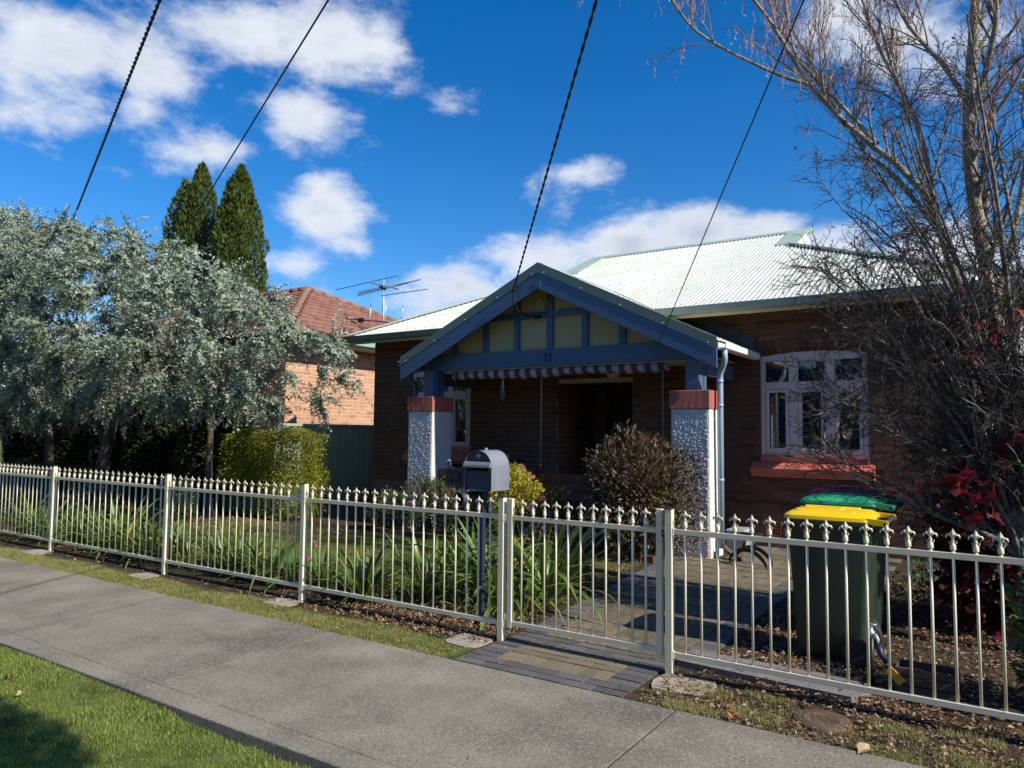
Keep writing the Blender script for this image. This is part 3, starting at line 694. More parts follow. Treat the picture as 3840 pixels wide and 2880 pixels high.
def build_house_roof():
    ct = 1/math.hypot(1, TP); GL, GR = -7.70, -3.10; RY = 15.0; Xa, Xb = -10.87, .32
    def yhi(x):
        if x < GL: return EY+(x-Xa)
        if x > GR: return EY+(Xb-x)
        return RY
    yhi_ = lambda x: min(yhi(x), RY)
    pk = 4.13; ps = .48
    def ylo(x):
        zp = pk-ps*abs(x-XC); return max(EY, EY+(zp+.02-EZ)/TP)
    mb = MB(); corr(mb, (0, 0, 0), (1, 0, 0), (0, ct, TP*ct), (0, -TP*ct, ct), Xa, Xb, lambda s: (ylo(s)-EY)/ct, lambda s: (yhi_(s)-EY)/ct)
    for i in range(len(mb.v)): mb.v[i] = mb.v[i]+np.array([0, EY, EZ+.01])
    roof = obj('roof', mb, MAT['roof'], house)
    # hip ends and back slope
    mb = MB(); hz = lambda d: EZ+d*TP
    def poly(pts): mb.add(pts, [tuple(range(len(pts)))])
    BY = 19.58; dl = GL-Xa; dr = Xb-GR
    poly([(Xa, EY, EZ), (Xa, BY, EZ), (GL, BY-dl, hz(dl)), (GL, EY+dl, hz(dl))]); poly([(Xb, BY, EZ), (Xb, EY, EZ), (GR, EY+dr, hz(dr)), (GR, BY-dr, hz(dr))])
    poly([(Xb, BY, EZ), (GR, BY-dr, hz(dr)), (GR, RY, hz(4.58)), (GL, RY, hz(4.58)), (GL, BY-dl, hz(dl)), (Xa, BY, EZ)])
    obj('hip_slope', mb, MAT['roof'], roof)
    mb = MB()
    for gx, d, s in ((GL, dl, -1), (GR, dr, 1)):
        mb.prism([(EY+d+.12, hz(d)), (BY-d-.12, hz(d)), (RY, hz(4.58)-.03)], gx-.02, gx+.02, 'yz')
    obj('gablet', mb, MAT['whitepaint'], roof)
    mb = MB()
    z = hz(4.58)+.022
    mb.prism([(RY-.16, z-.075), (RY-.155, z-.06), (RY-.02, z+.012), (RY+.02, z+.012), (RY+.155, z-.06), (RY+.16, z-.075), (RY, z-.01)], GL-.03, GR+.12, 'yz')
    obj('ridge_cap', mb, MAT['roofcap'], roof)
    mb = MB()   # verge flashings of the two gablets and hip caps
    for gx, d, s in ((GL, dl, 1), (GR, dr, -1)):
        for w0, w1, dz in ((0, .30, .032),):
            a0 = gx-s*.10; a1 = gx+s*w1
            V = [(a0, EY+d, hz(d)+dz), (a1, EY+d+.0, hz(d)+dz), (a1, RY-.1, hz(4.48)+dz), (a0, RY-.1, hz(4.48)+dz)]
            V += [(v[0], v[1], v[2]-.03) for v in V]; mb.add(V, [(0, 1, 2, 3), (7, 6, 5, 4), (0, 4, 5, 1), (1, 5, 6, 2), (2, 6, 7, 3), (3, 7, 4, 0)])
        x0 = Xa if s > 0 else Xb
        mb.beam((x0, EY, EZ+.03), (gx, EY+d, hz(d)+.03), .17, .03, .006); obj('hip_cap', mb, MAT['roofcap'], roof); mb = MB()
    # screws on the crests
    C = []
    for x in np.arange(Xa+.3, Xb, .076*3):
        xx = round(x/.076)*.076
        for yy in (10.52, 11.35, 12.25, 13.15, 14.05, 14.85):
            if ylo(xx)+.05 < yy < yhi_(xx)-.1: C.append((xx, yy, EZ+.01+(yy-EY)*TP+.014))
    V, F = boxes_np(C, [(.016, .016, .012)]*len(C)); npobj('screws', V, F, MAT['gutter_grey'], roof, kind='stuff')
    # gutters
    for a, b, m in ((-10.98, -7.12, 'gutter_green'), (-4.27, .42, 'gutter_grey')):
        mb = MB(); pr = [(EY-.115, EZ-.10), (EY-.12, EZ-.005), (EY-.112, EZ-.001), (EY-.104, EZ-.006), (EY-.10, EZ-.09), (EY-.012, EZ-.09), (EY-.012, EZ-.005), (EY-.002, EZ-.005), (EY-.002, EZ-.112), (EY-.10, EZ-.112)]
        mb.prism(pr, a, b, 'yz'); g = obj('gutter', mb, MAT[m], house)
        mb = MB()
        for x in (np.arange(a+.02, b, 1.75)): mb.box(x, x+.03, EY-.124, EY-.122, EZ-.108, EZ-.0)
        mb.box(a-.004, a+.004, EY-.12, EY-.0, EZ-.11, EZ-.0); mb.box(b-.004, b+.004, EY-.12, EY-.0, EZ-.11, EZ-.0)
        obj('gutter_joint', mb, MAT[m], g)
    for a, b in ((-10.9, -7.2), (-4.1, .3)):
        mb = MB(); mb.box(a, b, EY+.002, EY+.024, EZ-.16, EZ-.02); obj('fascia', mb, MAT['creampaint'], house)
    mb = MB(); pts = [(EY+.03, EZ-.16), (EY+.04, EZ-.05), (WY, EZ+.20), (WY, EZ+.11), (EY+.20, EZ-.10)]
    me = None
    for x in list(np.arange(-10.72, -7.3, .87))+list(np.arange(-4.0, .1, .87)):
        if me is None: mb.prism(pts, -.022, .022, 'yz'); me = mb.mesh('rafter', MAT['creampaint'])
        inst('rafter', me, house, (x, 0, 0))
    # soffit boards following the slope
    for a, b in ((-10.86, -7.2), (-4.2, .3)): mb = MB(); mb.prism([(EY+.03, EZ-.035), (WY+.0, EZ+.228), (WY+.0, EZ+.243), (EY+.03, EZ-.02)], a, b, 'yz'); obj('soffit', mb, MAT['creampaint'], house)
build_house_roof()

# walls
WINZ0, WINZ1 = 1.31, 2.74
WL, WR = (-9.66, -8.23), (-2.93, -1.50)
arch_top = lambda x, w: 2.74+.055*(1-((x-(w[0]+w[1])/2)/((w[1]-w[0])/2))**2)
holesB = [(-6.35, -4.96, .30, 2.53)]+[(w[0], w[1], WINZ0-.02, 2.86) for w in (WL, WR)]
BR = []
front = wall_panel(HX0, HX1, -.1, 3.66, holesB, '-Y', WY, .26, MAT['mortar'], house)
hb = holesB[:1]+[(w[0]-.0, w[1]+.0, WINZ0-.2, 2.86) for w in (WL, WR)]+[(w[0]-.02, w[1]+.02, 2.74, 2.99) for w in (WL, WR)]
for (a, b, c, d) in brick_rows(HX0, HX1, .62, 3.40, hb, seed=1):
    BR.append((front, ((a+b)/2, WY+.009, (c+d)/2), (b-a, .03, d-c), (0, -1, 0), True))
for (a, b, c, d) in brick_rows(HX0, HX1, 3.42, 3.64, (), seed=1): BR.append((front, ((a+b)/2, WY+.009, (c+d)/2), (b-a, .03, d-c), (0, -1, 0), False))
pl = wall_panel(-4.96, HX1+.03, -.1, .61, [(-2.88, -2.64, .15, .38)], '-Y', WY-.03, .029, MAT['mortar'], house, 'plinth')
for (a, b, c, d) in brick_rows(-4.96, HX1+.035, .02, .615, [(-2.88, -2.64, .15, .38)], seed=2): BR.append((pl, ((a+b)/2, WY-.03+.009, (c+d)/2), (b-a, .03, d-c), (0, -1, 0), True))
side = wall_panel(WY+.26, 19.2, -.1, 3.5, [(13.2, 14.4, 1.2, 2.6)], '+X', HX1, .25, MAT['mortar'], house)
for (a, b, c, d) in brick_rows(WY, 19.2, .02, 3.45, [(13.2, 14.4, 1.2, 2.6)], seed=3): BR.append((side, (HX1+.0-.009+.0, (a+b)/2, (c+d)/2), (b-a, .03, d-c), (1, 0, 0), False))
mb = MB(); mb.box(-10.69, -10.44, WY+.26, 19.2, -.1, 3.5); mb.box(-10.44, -.55, 18.95, 19.2, -.1, 3.5); obj('wall', mb, MAT['mortar'], house)
# recessed entry
rec = wall_panel(WY+.26, 12.35, .3, 2.62, [], '+X', -6.352, .2, MAT['mortar'], house)
for (a, b, c, d) in brick_rows(WY+.02, 12.35, .36, 2.62, [], seed=4): BR.append((rec, (-6.350-.009, (a+b)/2, (c+d)/2), (b-a, .03, d-c), (1, 0, 0), True))
recb = wall_panel(-6.36, -4.90, .3, 2.62, [(-6.10, -5.12, .3, 2.42)], '-Y', 12.36, .2, MAT['mortar'], house)
for (a, b, c, d) in brick_rows(-6.35, -4.96, .36, 2.62, [(-6.10, -5.12, .3, 2.42)], seed=5): BR.append((recb, ((a+b)/2, 12.36+.009, (c+d)/2), (b-a, .03, d-c), (0, -1, 0), True))
mb = MB(); mb.box(-4.958, -4.75, WY+.262, 12.5, .3, 2.62); obj('wall', mb, MAT['mortar'], house)
# porch base wall
pw = wall_panel(-7.82, -3.70, -.1, .86, [], '-Y', 9.60, .22, MAT['mortar'], house)
for (a, b, c, d) in brick_rows(-7.82, -3.70, .02, .86, [], seed=6): BR.append((pw, ((a+b)/2, 9.60+.009, (c+d)/2), (b-a, .03, d-c), (0, -1, 0), True))
x = -7.81
while x < -3.78: BR.append((pw, (x+.0375, 9.70, .925), (.076, .235, .11), (0, -1, 0), True)); x += .0862
def arches():
    for w in (WL, WR):
        root = obj('brick_arch', MB().box(w[0]-.1, w[1]+.1, WY-.0015, WY+.05, 2.865, 3.0), MAT['mortar'], front)
        n = 17; cx = (w[0]+w[1])/2
        for i in range(n):
            t = (i+.5)/n*2-1; x = cx+t*(w[1]-w[0]+.05)/2; z = arch_top(min(max(x, w[0]), w[1]), w); ang = -t*.26
            BR.append((front, (x+math.sin(-ang)*.115, WY+.012, z+.118*math.cos(ang)), (.076, .046, .225), (0, -1, 0), True, ang))
arches()
def lay_house():
    plain = [b for b in BR if len(b) == 5]; arch = [b for b in BR if len(b) == 6]
    lay(plain, 266, ('brick', 'brick_a'), 3)
    me = unit_block('arch_blk', MAT['brick'], .02, 3, .01)
    for (par, c, s, n, iv, ang) in arch: inst('brick', me, par, c, (0, -ang, 0), s)
lay_house()

# windows
def window(w, label=None):
    X0, X1 = w; dx = X0-WR[0]
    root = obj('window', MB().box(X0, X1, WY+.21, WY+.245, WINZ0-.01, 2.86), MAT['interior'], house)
    mb = MB(); y0, y1 = WY+.015, WY+.10
    def B(a, b, c, d, ya=y0, yb=y1, bv=.004): mb.box(a+dx, b+dx, ya, yb, c, d, bv)
    # head follows the arch
    hp = [(WR[0]+(WR[1]-WR[0])*i/12, ) for i in range(13)]
    pts = [(x[0]+dx, arch_top(x[0], WR)) for x in hp]+[(WR[1]+dx, 2.665), (WR[0]+dx, 2.665)]
    mb.prism(pts, y0, y1, 'xz')
    B(-2.93, -2.865, 1.31, 2.664); B(-1.565, -1.50, 1.31, 2.664)
    B(-2.535, -2.41, 1.31, 2.664); B(-2.055, -1.925, 1.31, 2.664)
    for a, b in ((-2.8645, -2.5355), (-2.4095, -2.0555), (-1.9245, -1.5655)): B(a, b, 2.26, 2.365); B(a, b, 1.31, 1.335)
    fr = obj('frame', mb, MAT['winframe'], root)
    for a, b in ((-2.86, -2.54), (-2.405, -2.06), (-1.92, -1.57)):
        mb = MB(); za, zb = 1.34, 2.255; t = .045; ya, yb = y0-.006, y1-.03
        mb.box(a+dx, a+t+dx, ya, yb, za, zb, .003); mb.box(b-t+dx, b+dx, ya, yb, za, zb, .003); mb.box(a+t+dx, b-t+dx, ya+.001, yb-.001, za, za+.07, .003); mb.box(a+t+dx, b-t+dx, ya+.001, yb-.001, zb-t, zb, .003)
        obj('casement', mb, MAT['winframe'], root)
        mb = MB(); mb.box(a+t+dx, b-t+dx, WY+.055, WY+.059, za+.07, zb-t); obj('pane', mb, MAT['glass'], root)
        mb = MB(); mb.box(a+dx, b+dx, WY+.055, WY+.059, 2.366, 2.664); obj('pane', mb, MAT['glass'], root)
        # pleated lace curtain
        for (c, d) in ((1.36, 2.20), (2.36, 2.56)):
            n = 40; V = []; 
            for i in range(n+1):
                xx = a+.01+(b-a-.02)*i/n; yy = WY+.14+.012*math.sin(xx*95)+.006*math.sin(xx*41)
                V += [(xx+dx, yy, c), (xx+dx, yy, d)]
            mb = MB(); mb.add(V, [(2*i, 2*i+2, 2*i+3, 2*i+1) for i in range(n)], smooth=True); obj('lace_curtain', mb, MAT['lace'], root)
        mb = MB(); mb.box(a+dx, b+dx, WY+.115, WY+.125, 2.565, 2.69); obj('roller_blind', mb, MAT['creampaint'], root)
    # painted sill: upper course and projecting weathered sill
    mb = MB(); mb.box(X0, X1, WY-.02, WY+.10, 1.215, 1.305, .006)
    mb.prism([(WY-.005, 1.00), (WY-.09, 1.00), (WY-.105, 1.03), (WY-.135, 1.055), (WY-.145, 1.12), (WY-.13, 1.135), (WY-.005, 1.212)], X0-.12, X1+.07, 'yz')
    obj('sill', mb, MAT['coral'], root)
window(WL); window(WR)
mb = MB(); mb.box(-6.09, -5.13, 12.42, 12.46, .36, 2.41, .004)
dr = obj('door', mb, MAT['darkwood'], house)
mb = MB(); 
for a in (-6.09, -5.21): mb.box(a, a+.08, 12.36, 12.40, .36, 2.41, .003)
mb.box(-6.01, -5.21, 12.36, 12.40, 2.33, 2.41); mb.box(-6.01, -5.21, 12.36, 12.40, 1.15, 1.25); obj('screen_frame', mb, MAT['darkwood'], dr)
mb = MB(); mb.tube([(-5.28, 12.33, 1.32), (-5.28, 12.30, 1.32), (-5.36, 12.30, 1.32)], .009, 8); obj('handle', mb, MAT['silver'], dr)
mb = MB(); mb.box(-7.82, -3.70, 9.822, WY-.002, .18, .34); mb.box(-6.35, -4.96, WY-.0, 12.36, .18, .34); obj('porch_floor', mb, MAT['greyslab'], house)
mb = MB(); mb.box(-8.3, -3.3, 9.84, WY-.002, 2.66, 2.68); mb.box(-6.35, -4.96, WY+.0, 12.355, 2.53, 2.55); mb.box(-6.35, -4.96, WY+.02, WY+.05, 2.44, 2.53); obj('porch_ceiling', mb, MAT['ceiling'], house)
mb = MB(); mb.lathe([(.03, 2.655), (.05, 2.65), (.055, 2.63), (.085, 2.60), (.10, 2.56), (.095, 2.51), (.06, 2.475), (.01, 2.465)], 18, Matrix.Translation((-5.12, 10.6, -.0)))
obj('porch_light', mb, MAT['globe'], house)

# ------------------------------------------------------------------ porch
def stucco_pillar(x0, x1, y0, y1, z0, z1, seed, label):
    rs = np.random.default_rng(seed); root = obj('stucco_pillar', MB().box(x0+.03, x1-.03, y0+.03, y1-.03, z0, z1), MAT['stucco'], house)
    STEP = {1.: .0072, .28: .012}
    def lumps(n, m):
        # smooth roughcast: random pebbles on a fine grid
        H = np.zeros((n, m)); k = int(n*m*.10)
        for rr, amp, cnt in ((1.0, .0075, k), (1.5, .0095, k//4)):
            ci = rs.uniform(0, n, cnt); cj = rs.uniform(0, m, cnt); a = rs.uniform(.4, 1, cnt)*amp; w = int(rr*2.2)+1
            for di in range(-w, w+1):
                for dj in range(-w, w+1):
                    i = (ci+di).astype(int); j = (cj+dj).astype(int); ok = (i >= 0) & (i < n) & (j >= 0) & (j < m)
                    d2 = (i+.5-ci)**2+(j+.5-cj)**2; h = a*np.clip(1-d2/(rr*rr*1.6), 0, 1)**.7
                    np.maximum.at(H, (i[ok], j[ok]), h[ok])
        return H
    faces = [((x0, y0), (x1, y0), (0, -1), 1.), ((x1, y0), (x1, y1), (1, 0), .28), ((x0, y1), (x0, y0), (-1, 0), .6), ((x1, y1), (x0, y1), (0, 1), .5)]
    for (a, b, nn, amt) in faces:
        step = STEP.get(amt, .02); Lw = math.hypot(b[0]-a[0], b[1]-a[1]); n = int(Lw/step)+1; m = int((z1-z0)/step)+1; H = lumps(n, m)*amt
        s = np.linspace(0, 1, n); t = np.linspace(0, 1, m); S, T = np.meshgrid(s, t, indexing='ij')
        edge = np.clip(np.minimum(S, 1-S)*Lw/.02, 0, 1); top = np.clip((1-T)*(z1-z0)/.06, 0, 1)
        H = H*edge*np.clip(top+.0, 0, 1); taper = .012*(1-T)
        X = a[0]+(b[0]-a[0])*S+nn[0]*(H+taper-.006*(1-edge)); Y = a[1]+(b[1]-a[1])*S+nn[1]*(H+taper-.006*(1-edge)); Z = z0+(z1-z0)*T
        V = np.stack([X, Y, Z], -1).reshape(-1, 3); i, j = np.meshgrid(np.arange(n-1), np.arange(m-1), indexing='ij'); q = i*m+j
        F = np.stack([q, q+m, q+m+1, q+1], -1).reshape(-1, 4); npobj('roughcast_face', V, F, MAT['stucco'], root, smooth=True)
    # brick-on-end cap
    me = unit_block('cap_blk', MAT['coralbrick'], .04, 4, .012); n = 6; w = (x1-x0+.035)/n
    for i in range(n): inst('brick', me, root, (x0-.0225+w*(i+.5), y0+.045, z1+.125), (rs.normal(0, .006), rs.normal(0, .004), rs.normal(0, .008)), (w-.004, .12, .25))
    mb = MB(); mb.box(x0-.02, x1+.013, y0+.107, y1+.03, z1+.002, z1+.248, .006); obj('cap_block', mb, MAT['coral'], root)
    return root
stucco_pillar(-3.69, -3.17, 9.42, 9.94, -.05, 1.93, 1, 'right')
stucco_pillar(-8.35, -7.83, 9.42, 9.94, -.05, 1.93, 2, 'left')
for xc in (-3.445, -8.045):
    mb = MB(); mb.box(xc-.095, xc+.095, 9.56, 9.74, 2.18, 2.62, .004); mb.box(xc+.025, xc+.095, 9.775, 9.86, 2.18, 2.62, .003); obj('porch_post', mb, MAT['blue'], house)
pk, ps = 4.13, .48
zs = lambda x: pk-ps*abs(x-XC)
mb = MB(); mb.box(-8.16, -3.35, 9.66, 9.80, 2.622, 2.88, .004); beam = obj('porch_beam', mb, MAT['blue'], house)
def digits(txt, loc, size, mat, parent, name='house_number', depth=.004, rot=(PI/2, 0, 0)):
    cu = bpy.data.curves.new('tmp', 'FONT'); cu.body = txt; cu.size = size; cu.extrude = depth; cu.align_x = 'CENTER'; cu.align_y = 'CENTER'; cu.resolution_u = 3
    t = bpy.data.objects.new('tmp', cu); COL.objects.link(t); bpy.context.view_layer.update()
    me = bpy.data.meshes.new_from_object(t.evaluated_get(bpy.context.evaluated_depsgraph_get())); bpy.data.objects.remove(t); me.materials.clear(); me.materials.append(MAT[mat]); me.name = name
    o = bpy.data.objects.new(name, me); o.location = loc; o.rotation_euler = rot
    COL.objects.link(o); o.parent = parent; o.matrix_parent_inverse = wm(parent).inverted(); return o
digits('32', (-5.77, 9.6555, 2.745), .18, 'blackmetal', beam, depth=.005)
mb = MB(); mb.box(-7.75, -3.45, 9.70, 9.74, 2.600, 2.62, .002); obj('blind_batten', mb, MAT['creampaint'], house)
# gable infill
def gable():
    g = obj('gable_frame', MB().box(XC-.055, XC+.055, 9.70, 9.765, 2.882, zs(XC)-.13, .002), MAT['blue'], house)
    for k in (-3, -2, -1, 1, 2, 3):
        x = XC+.61*k; mb = MB(); top = zs(x)-.16; mb.box(x-.05, x+.05, 9.701, 9.765, 2.882, top, .002); obj('batten', mb, MAT['blue'], g)
    for a, b in ((XC-1.25, XC-.665), (XC-.555, XC-.057), (XC+.057, XC+.555), (XC+.665, XC+1.25)):
        mb = MB(); mb.box(a, b, 9.703, 9.764, 3.385, 3.48, .002); obj('rail', mb, MAT['blue'], g)
    xs = [XC-2.45]+[XC+.61*k for k in range(-3, 4)]+[XC+2.45]
    for i in range(len(xs)-1):
        a, b = xs[i], xs[i+1]; lo = [(a, 2.87), (b, 2.87)]
        hi = [(b, zs(b)-.14), (a, zs(a)-.14)]
        def cl(z, c): return min(z, c)
        p = lo+[(b, cl(hi[0][1], 3.43)), (a, cl(hi[1][1], 3.43))]
        if max(p[2][1], p[3][1]) > 3.43-1e-6 and min(p[2][1], p[3][1]) < 3.43-1e-6:
            xm = XC+math.copysign((pk-.14-3.43)/ps, (a+b)/2-XC); p = lo+([(b, 3.43), (xm, 3.43), (a, p[3][1])] if p[2][1] >= 3.43-1e-6 else [(b, p[2][1]), (xm, 3.43), (a, 3.43)])
        mb = MB(); mb.prism([(q[0]+(.001 if j in (0, len(p)-1) else -.001), max(q[1], 2.8705)) if True else q for j, q in enumerate(p)], 9.745, 9.757, 'xz'); obj('infill_panel', mb, MAT['creamboard'], g)
        if abs((a+b)/2-XC) < 1.3:
            q = [(a, 3.431), (b, 3.431)]; zb, za = zs(b)-.14, zs(a)-.14
            if za < 3.44: xm = XC-(pk-.14-3.431)/ps; q = [(xm, 3.431), (b, 3.431), (b, zb)]
            elif zb < 3.44: xm = XC+(pk-.14-3.431)/ps; q = [(a, 3.431), (xm, 3.431), (a, za)]
            else: q += [(b, zb), (a, za)]
            mb = MB(); mb.prism([(v[0], v[1]) for v in q], 9.746, 9.758, 'xz'); obj('infill_panel', mb, MAT['creamboard'], g)
gable()
def barge():
    hw = 2.72; root = thing_p = obj('porch_roof', MB().box(XC-.02, XC+.02, 9.45, 11.6, 3.90, 4.02), MAT['creampaint'], house)
    for s in (-1, 1):
        P0 = (XC, pk); P1 = (XC+s*hw, pk-ps*hw)
        mb = MB(); t0, t1 = -.115, -.365
        mb.prism([(P0[0]+s*.0015, P0[1]+t0), (P1[0], P1[1]+t0), (P1[0], P1[1]+t1), (P0[0]+s*.0015, P0[1]+t1)], GY, GY+.035, 'xz'); obj('barge_board', mb, MAT['blue'], root)
        mb = MB(); mb.prism([(P0[0]+s*.0012, P0[1]+.028), (P1[0]+s*.006, P1[1]+.028), (P1[0]+s*.006, P1[1]-.114), (P0[0]+s*.0012, P0[1]-.114)], GY-.0065, GY-.003, 'xz')
        V = [(P0[0], GY-.0065, P0[1]+.034), (P1[0]+s*.006, GY-.0065, P1[1]+.034), (P1[0]+s*.006, GY+.09, P1[1]+.034), (P0[0], GY+.09, P0[1]+.034)]
        V += [(v[0], v[1], v[2]-.005) for v in V]; mb.add(V, [(0, 1, 2, 3), (7, 6, 5, 4), (0, 4, 5, 1), (1, 5, 6, 2), (2, 6, 7, 3), (3, 7, 4, 0)])
        cp = obj('barge_capping', mb, MAT['capgreen'], root)
        mb = MB()
        for i in range(5):
            t = .04+.23*i; mb.lathe([(.009, 0), (.009, .004), (.004, .008)], 8, Matrix.Translation((P0[0]+s*hw*t, GY-.0065, P0[1]-ps*hw*t-.085)) @ Matrix.Rotation(PI/2, 4, 'X'))
        obj('screw', mb, MAT['galv'], cp)
    mb = MB(); mb.box(XC-.045, XC+.05, GY-.006, GY-.0005, pk-.37, pk-.245, .001); obj('apex_plate', mb, MAT['blue'], root)
    cs = 1/math.hypot(1, ps)
    def ymax(dx): 
        zp = pk-ps*dx
        return min(EY+(zp-EZ)/TP+.25, 12.1) if zp > EZ+.02 else WY-.004
    for s in (-1, 1):
        mb = MB(); N_ = int((12.1-GY-.05)/.076*6); cols = []; V = []
        for i in range(N_+1):
            y = GY+.05+(12.1-GY-.05)*i/N_
            # range of |dx| covered at this y
            if y < WY-.004: d0, d1 = 0, hw+.03
            else:
                d0 = 0; d1 = (pk-(EZ+(y-.25-EY)*TP))/ps if y > EY else hw
                d1 = min(d1, (pk-EZ-.02)/ps)
            if d1 <= .02: cols.append(None); continue
            off = .009*math.cos(2*PI*y/.076); cols.append((len(V), len(V)+1))
            for d in (d0, d1): V.append((XC+s*(d+off*ps*cs), y, pk-ps*d+off*cs+.008))
        F = [(cols[i][0], cols[i+1][0], cols[i+1][1], cols[i][1]) for i in range(N_) if cols[i] and cols[i+1]]
        mb.add(V, F, smooth=True); obj('roof_sheet', mb, MAT['roof'], root)
        # screws along the front
        C = [(XC+s*d, GY+.05+k*.19, pk-ps*d+.022) for d in (.25, .95, 1.65, 2.3, 2.62) for k in range(1, 8)]
        V, F = boxes_np(C, [(.016, .016, .012)]*len(C)); npobj('screws', V, F, MAT['gutter_grey'], root, kind='stuff')
        # rafters' tails
        for y in (9.56, 9.98, 10.40, 10.82):
            mb = MB(); q = [(XC+s*1.0, pk-ps*1.0-.03), (XC+s*(hw-.02), pk-ps*(hw-.02)-.03), (XC+s*(hw-.03), pk-ps*(hw)-.115), (XC+s*1.0, pk-ps*1.0-.13)]
            mb.prism(q, y-.02, y+.02, 'xz'); obj('rafter', mb, MAT['creampaint'], root)
    mb = MB(); mb.prism([(XC-.14, pk-.045), (XC-.012, pk+.035), (XC+.012, pk+.035), (XC+.14, pk-.045), (XC, pk+.02)], GY+.09, 11.75, 'xz'); obj('ridge_cap', mb, MAT['roofcap'], root)
    # side plates and gutters
    for s, m in ((1, 'whitepaint'), (-1, 'gutter_green')):
        x = XC+s*hw; z = pk-ps*hw
        mb = MB(); mb.prism([(x+s*.0, z-.03), (x+s*.0, z-.125), (x+s*.09, z-.125), (x+s*.11, z-.11), (x+s*.115, z-.035), (x+s*.105, z-.03), (x+s*.10, z-.10), (x+s*.012, z-.10), (x+s*.012, z-.03)], GY+.04, WY-.01, 'xz'); obj('gutter', mb, MAT[m], root)
        mb = MB(); mb.box(*sorted((XC+s*2.33, XC+s*2.43)), 9.861, WY-.003, 2.40, 2.62, .003); obj('side_beam', mb, MAT['blue'], house)
    mb = MB()   # fallen leaves lying in the valley gutter: small crumbs
    # apron flashing strip and stepped lead flashings up the brick wall
    mb = MB(); 
    mb.prism([(XC+1.35, pk-ps*1.35+.10), (XC+hw+.06, pk-ps*(hw+.06)+.10), (XC+hw+.06, pk-ps*(hw+.06)-.02), (XC+1.35, pk-ps*1.35-.02)], WY-.020, WY-.010, 'xz')
    fl = obj('apron_flashing', mb, MAT['lead'], root)
    for i in range(5):
        x0 = XC+hw-.20-.235*i; z0 = pk-ps*(x0+.235-XC)+.06; mb = MB(); mb.box(x0+.001, x0+.234, WY-.0305, WY-.0215, z0, z0+.20-.01*(i % 2), .001); obj('step_flashing', mb, MAT['lead'], root)
    # blind
    return root
PR = barge()
def downpipe(pts, mat, r=.04):
    mb = MB(); mb.tube(pts, r, 14); p = obj('downpipe', mb, MAT[mat], house); mb = MB()
    for k in range(1, len(pts)-1): 
        a = Vector(pts[k]); 
    for z in (1.98, 2.3, 1.0): mb.lathe([(r+.004, z-.02), (r+.004, z+.02)], 14, Matrix.Translation((pts[-1][0], pts[-1][1], 0)))
    obj('pipe_collar', mb, MAT[mat], p)
downpipe([(-2.985, 9.48, 2.72), (-2.985, 9.50, 2.58), (-3.01, 9.54, 2.52), (-3.085, 9.62, 2.40), (-3.09, 9.63, 2.32), (-3.09, 9.63, .12)], 'paleblue')
downpipe([(-8.53, 9.60, 2.72), (-8.53, 9.61, 2.58), (-8.53, 9.64, 2.52), (-8.53, 9.78, 2.42), (-8.53, 9.80, 2.34), (-8.53, 9.80, 0)], 'blue')

# ------------------------------------------------------------------ small things on the porch
def blind():
    root = thing('striped_blind', 'rolled canvas blind with burgundy and cream stripes hanging under the porch beam', 'blind', (-5.7, 9.72, 2.55))
    n = 60; P_ = [(-7.62+3.78*i/n, 9.715+.004*math.sin(i*.7), 2.505+.012*math.sin(i*.21)+.004*math.sin(i*1.3)+(.018 if i > n*.52 else 0)*min(1, (i-n*.52)/6)) for i in range(n+1)]
    mb = MB(); mb.tube(P_, [.052+.004*math.sin(i*.9) for i in range(n+1)], 14); obj('canvas_roll', mb, MAT['canvas'], root)
    V = []; 
    for i in range(n+1):
        x = -7.50+3.62*i/n; V += [(x, 9.735, 2.598), (x, 9.68+.006*math.sin(i*.8), 2.56), (x, 9.662+.006*math.sin(i*.8+1), 2.50)]
    mb = MB(); mb.add(V, [(3*i+k, 3*i+3+k, 3*i+4+k, 3*i+1+k) for i in range(n) for k in (0, 1)], smooth=True); obj('canvas_flap', mb, MAT['canvas'], root)
    for x, z in ((-5.90, 1.12), (-3.92, .9), (-6.62, 2.20)):
        mb = MB(); mb.tube([(x, 9.70, 2.55), (x+.003, 9.70, (z+2.5)/2), (x, 9.70, z)], .004, 5)
        if z > 2: mb.tube([(x, 9.70, 2.42), (x-.03, 9.70, 2.25), (x-.02, 9.70, 2.13), (x+.015, 9.70, 2.10), (x+.03, 9.70, 2.2), (x+.01, 9.70, 2.42)], .004, 5)
        else: mb.lathe([(.003, z-.05), (.010, z-.04), (.005, z)], 8, Matrix.Translation((x, 9.70, 0)))
        obj('pull_cord', mb, MAT['cord'], root)
blind()
def vent():
    root = thing('air_vent', 'orange terracotta air vent low in the brick wall', 'vent', (-2.76, WY-.03, .265))
    mb = MB(); x0, x1, z0, z1 = -2.872, -2.648, .158, .372; y = WY-.036
    mb.box(x0, x1, y, y+.03, z1-.022, z1, .002); mb.box(x0, x1, y, y+.03, z0, z0+.022, .002); mb.box(x0, x0+.022, y, y+.03, z0+.0225, z1-.0225); mb.box(x1-.022, x1, y, y+.03, z0+.0225, z1-.0225); obj('vent_frame', mb, MAT['terracotta'], root)
    for i in range(1, 5): mb = MB(); a = x0+.022+(x1-x0-.044)*i/5; mb.box(a-.005, a+.005, y+.004, y+.024, z0+.0225, z1-.0225); obj('bar', mb, MAT['terracotta'], root)
    for i in range(1, 4): mb = MB(); a = z0+.022+(z1-z0-.044)*i/4; mb.box(x0+.0225, x1-.0225, y+.006, y+.022, a-.005, a+.005); obj('bar', mb, MAT['terracotta'], root)
    mb = MB(); mb.box(x0+.01, x1-.01, y+.028, y+.034, z0+.01, z1-.01); obj('backing', mb, MAT['interior'], root)
vent()
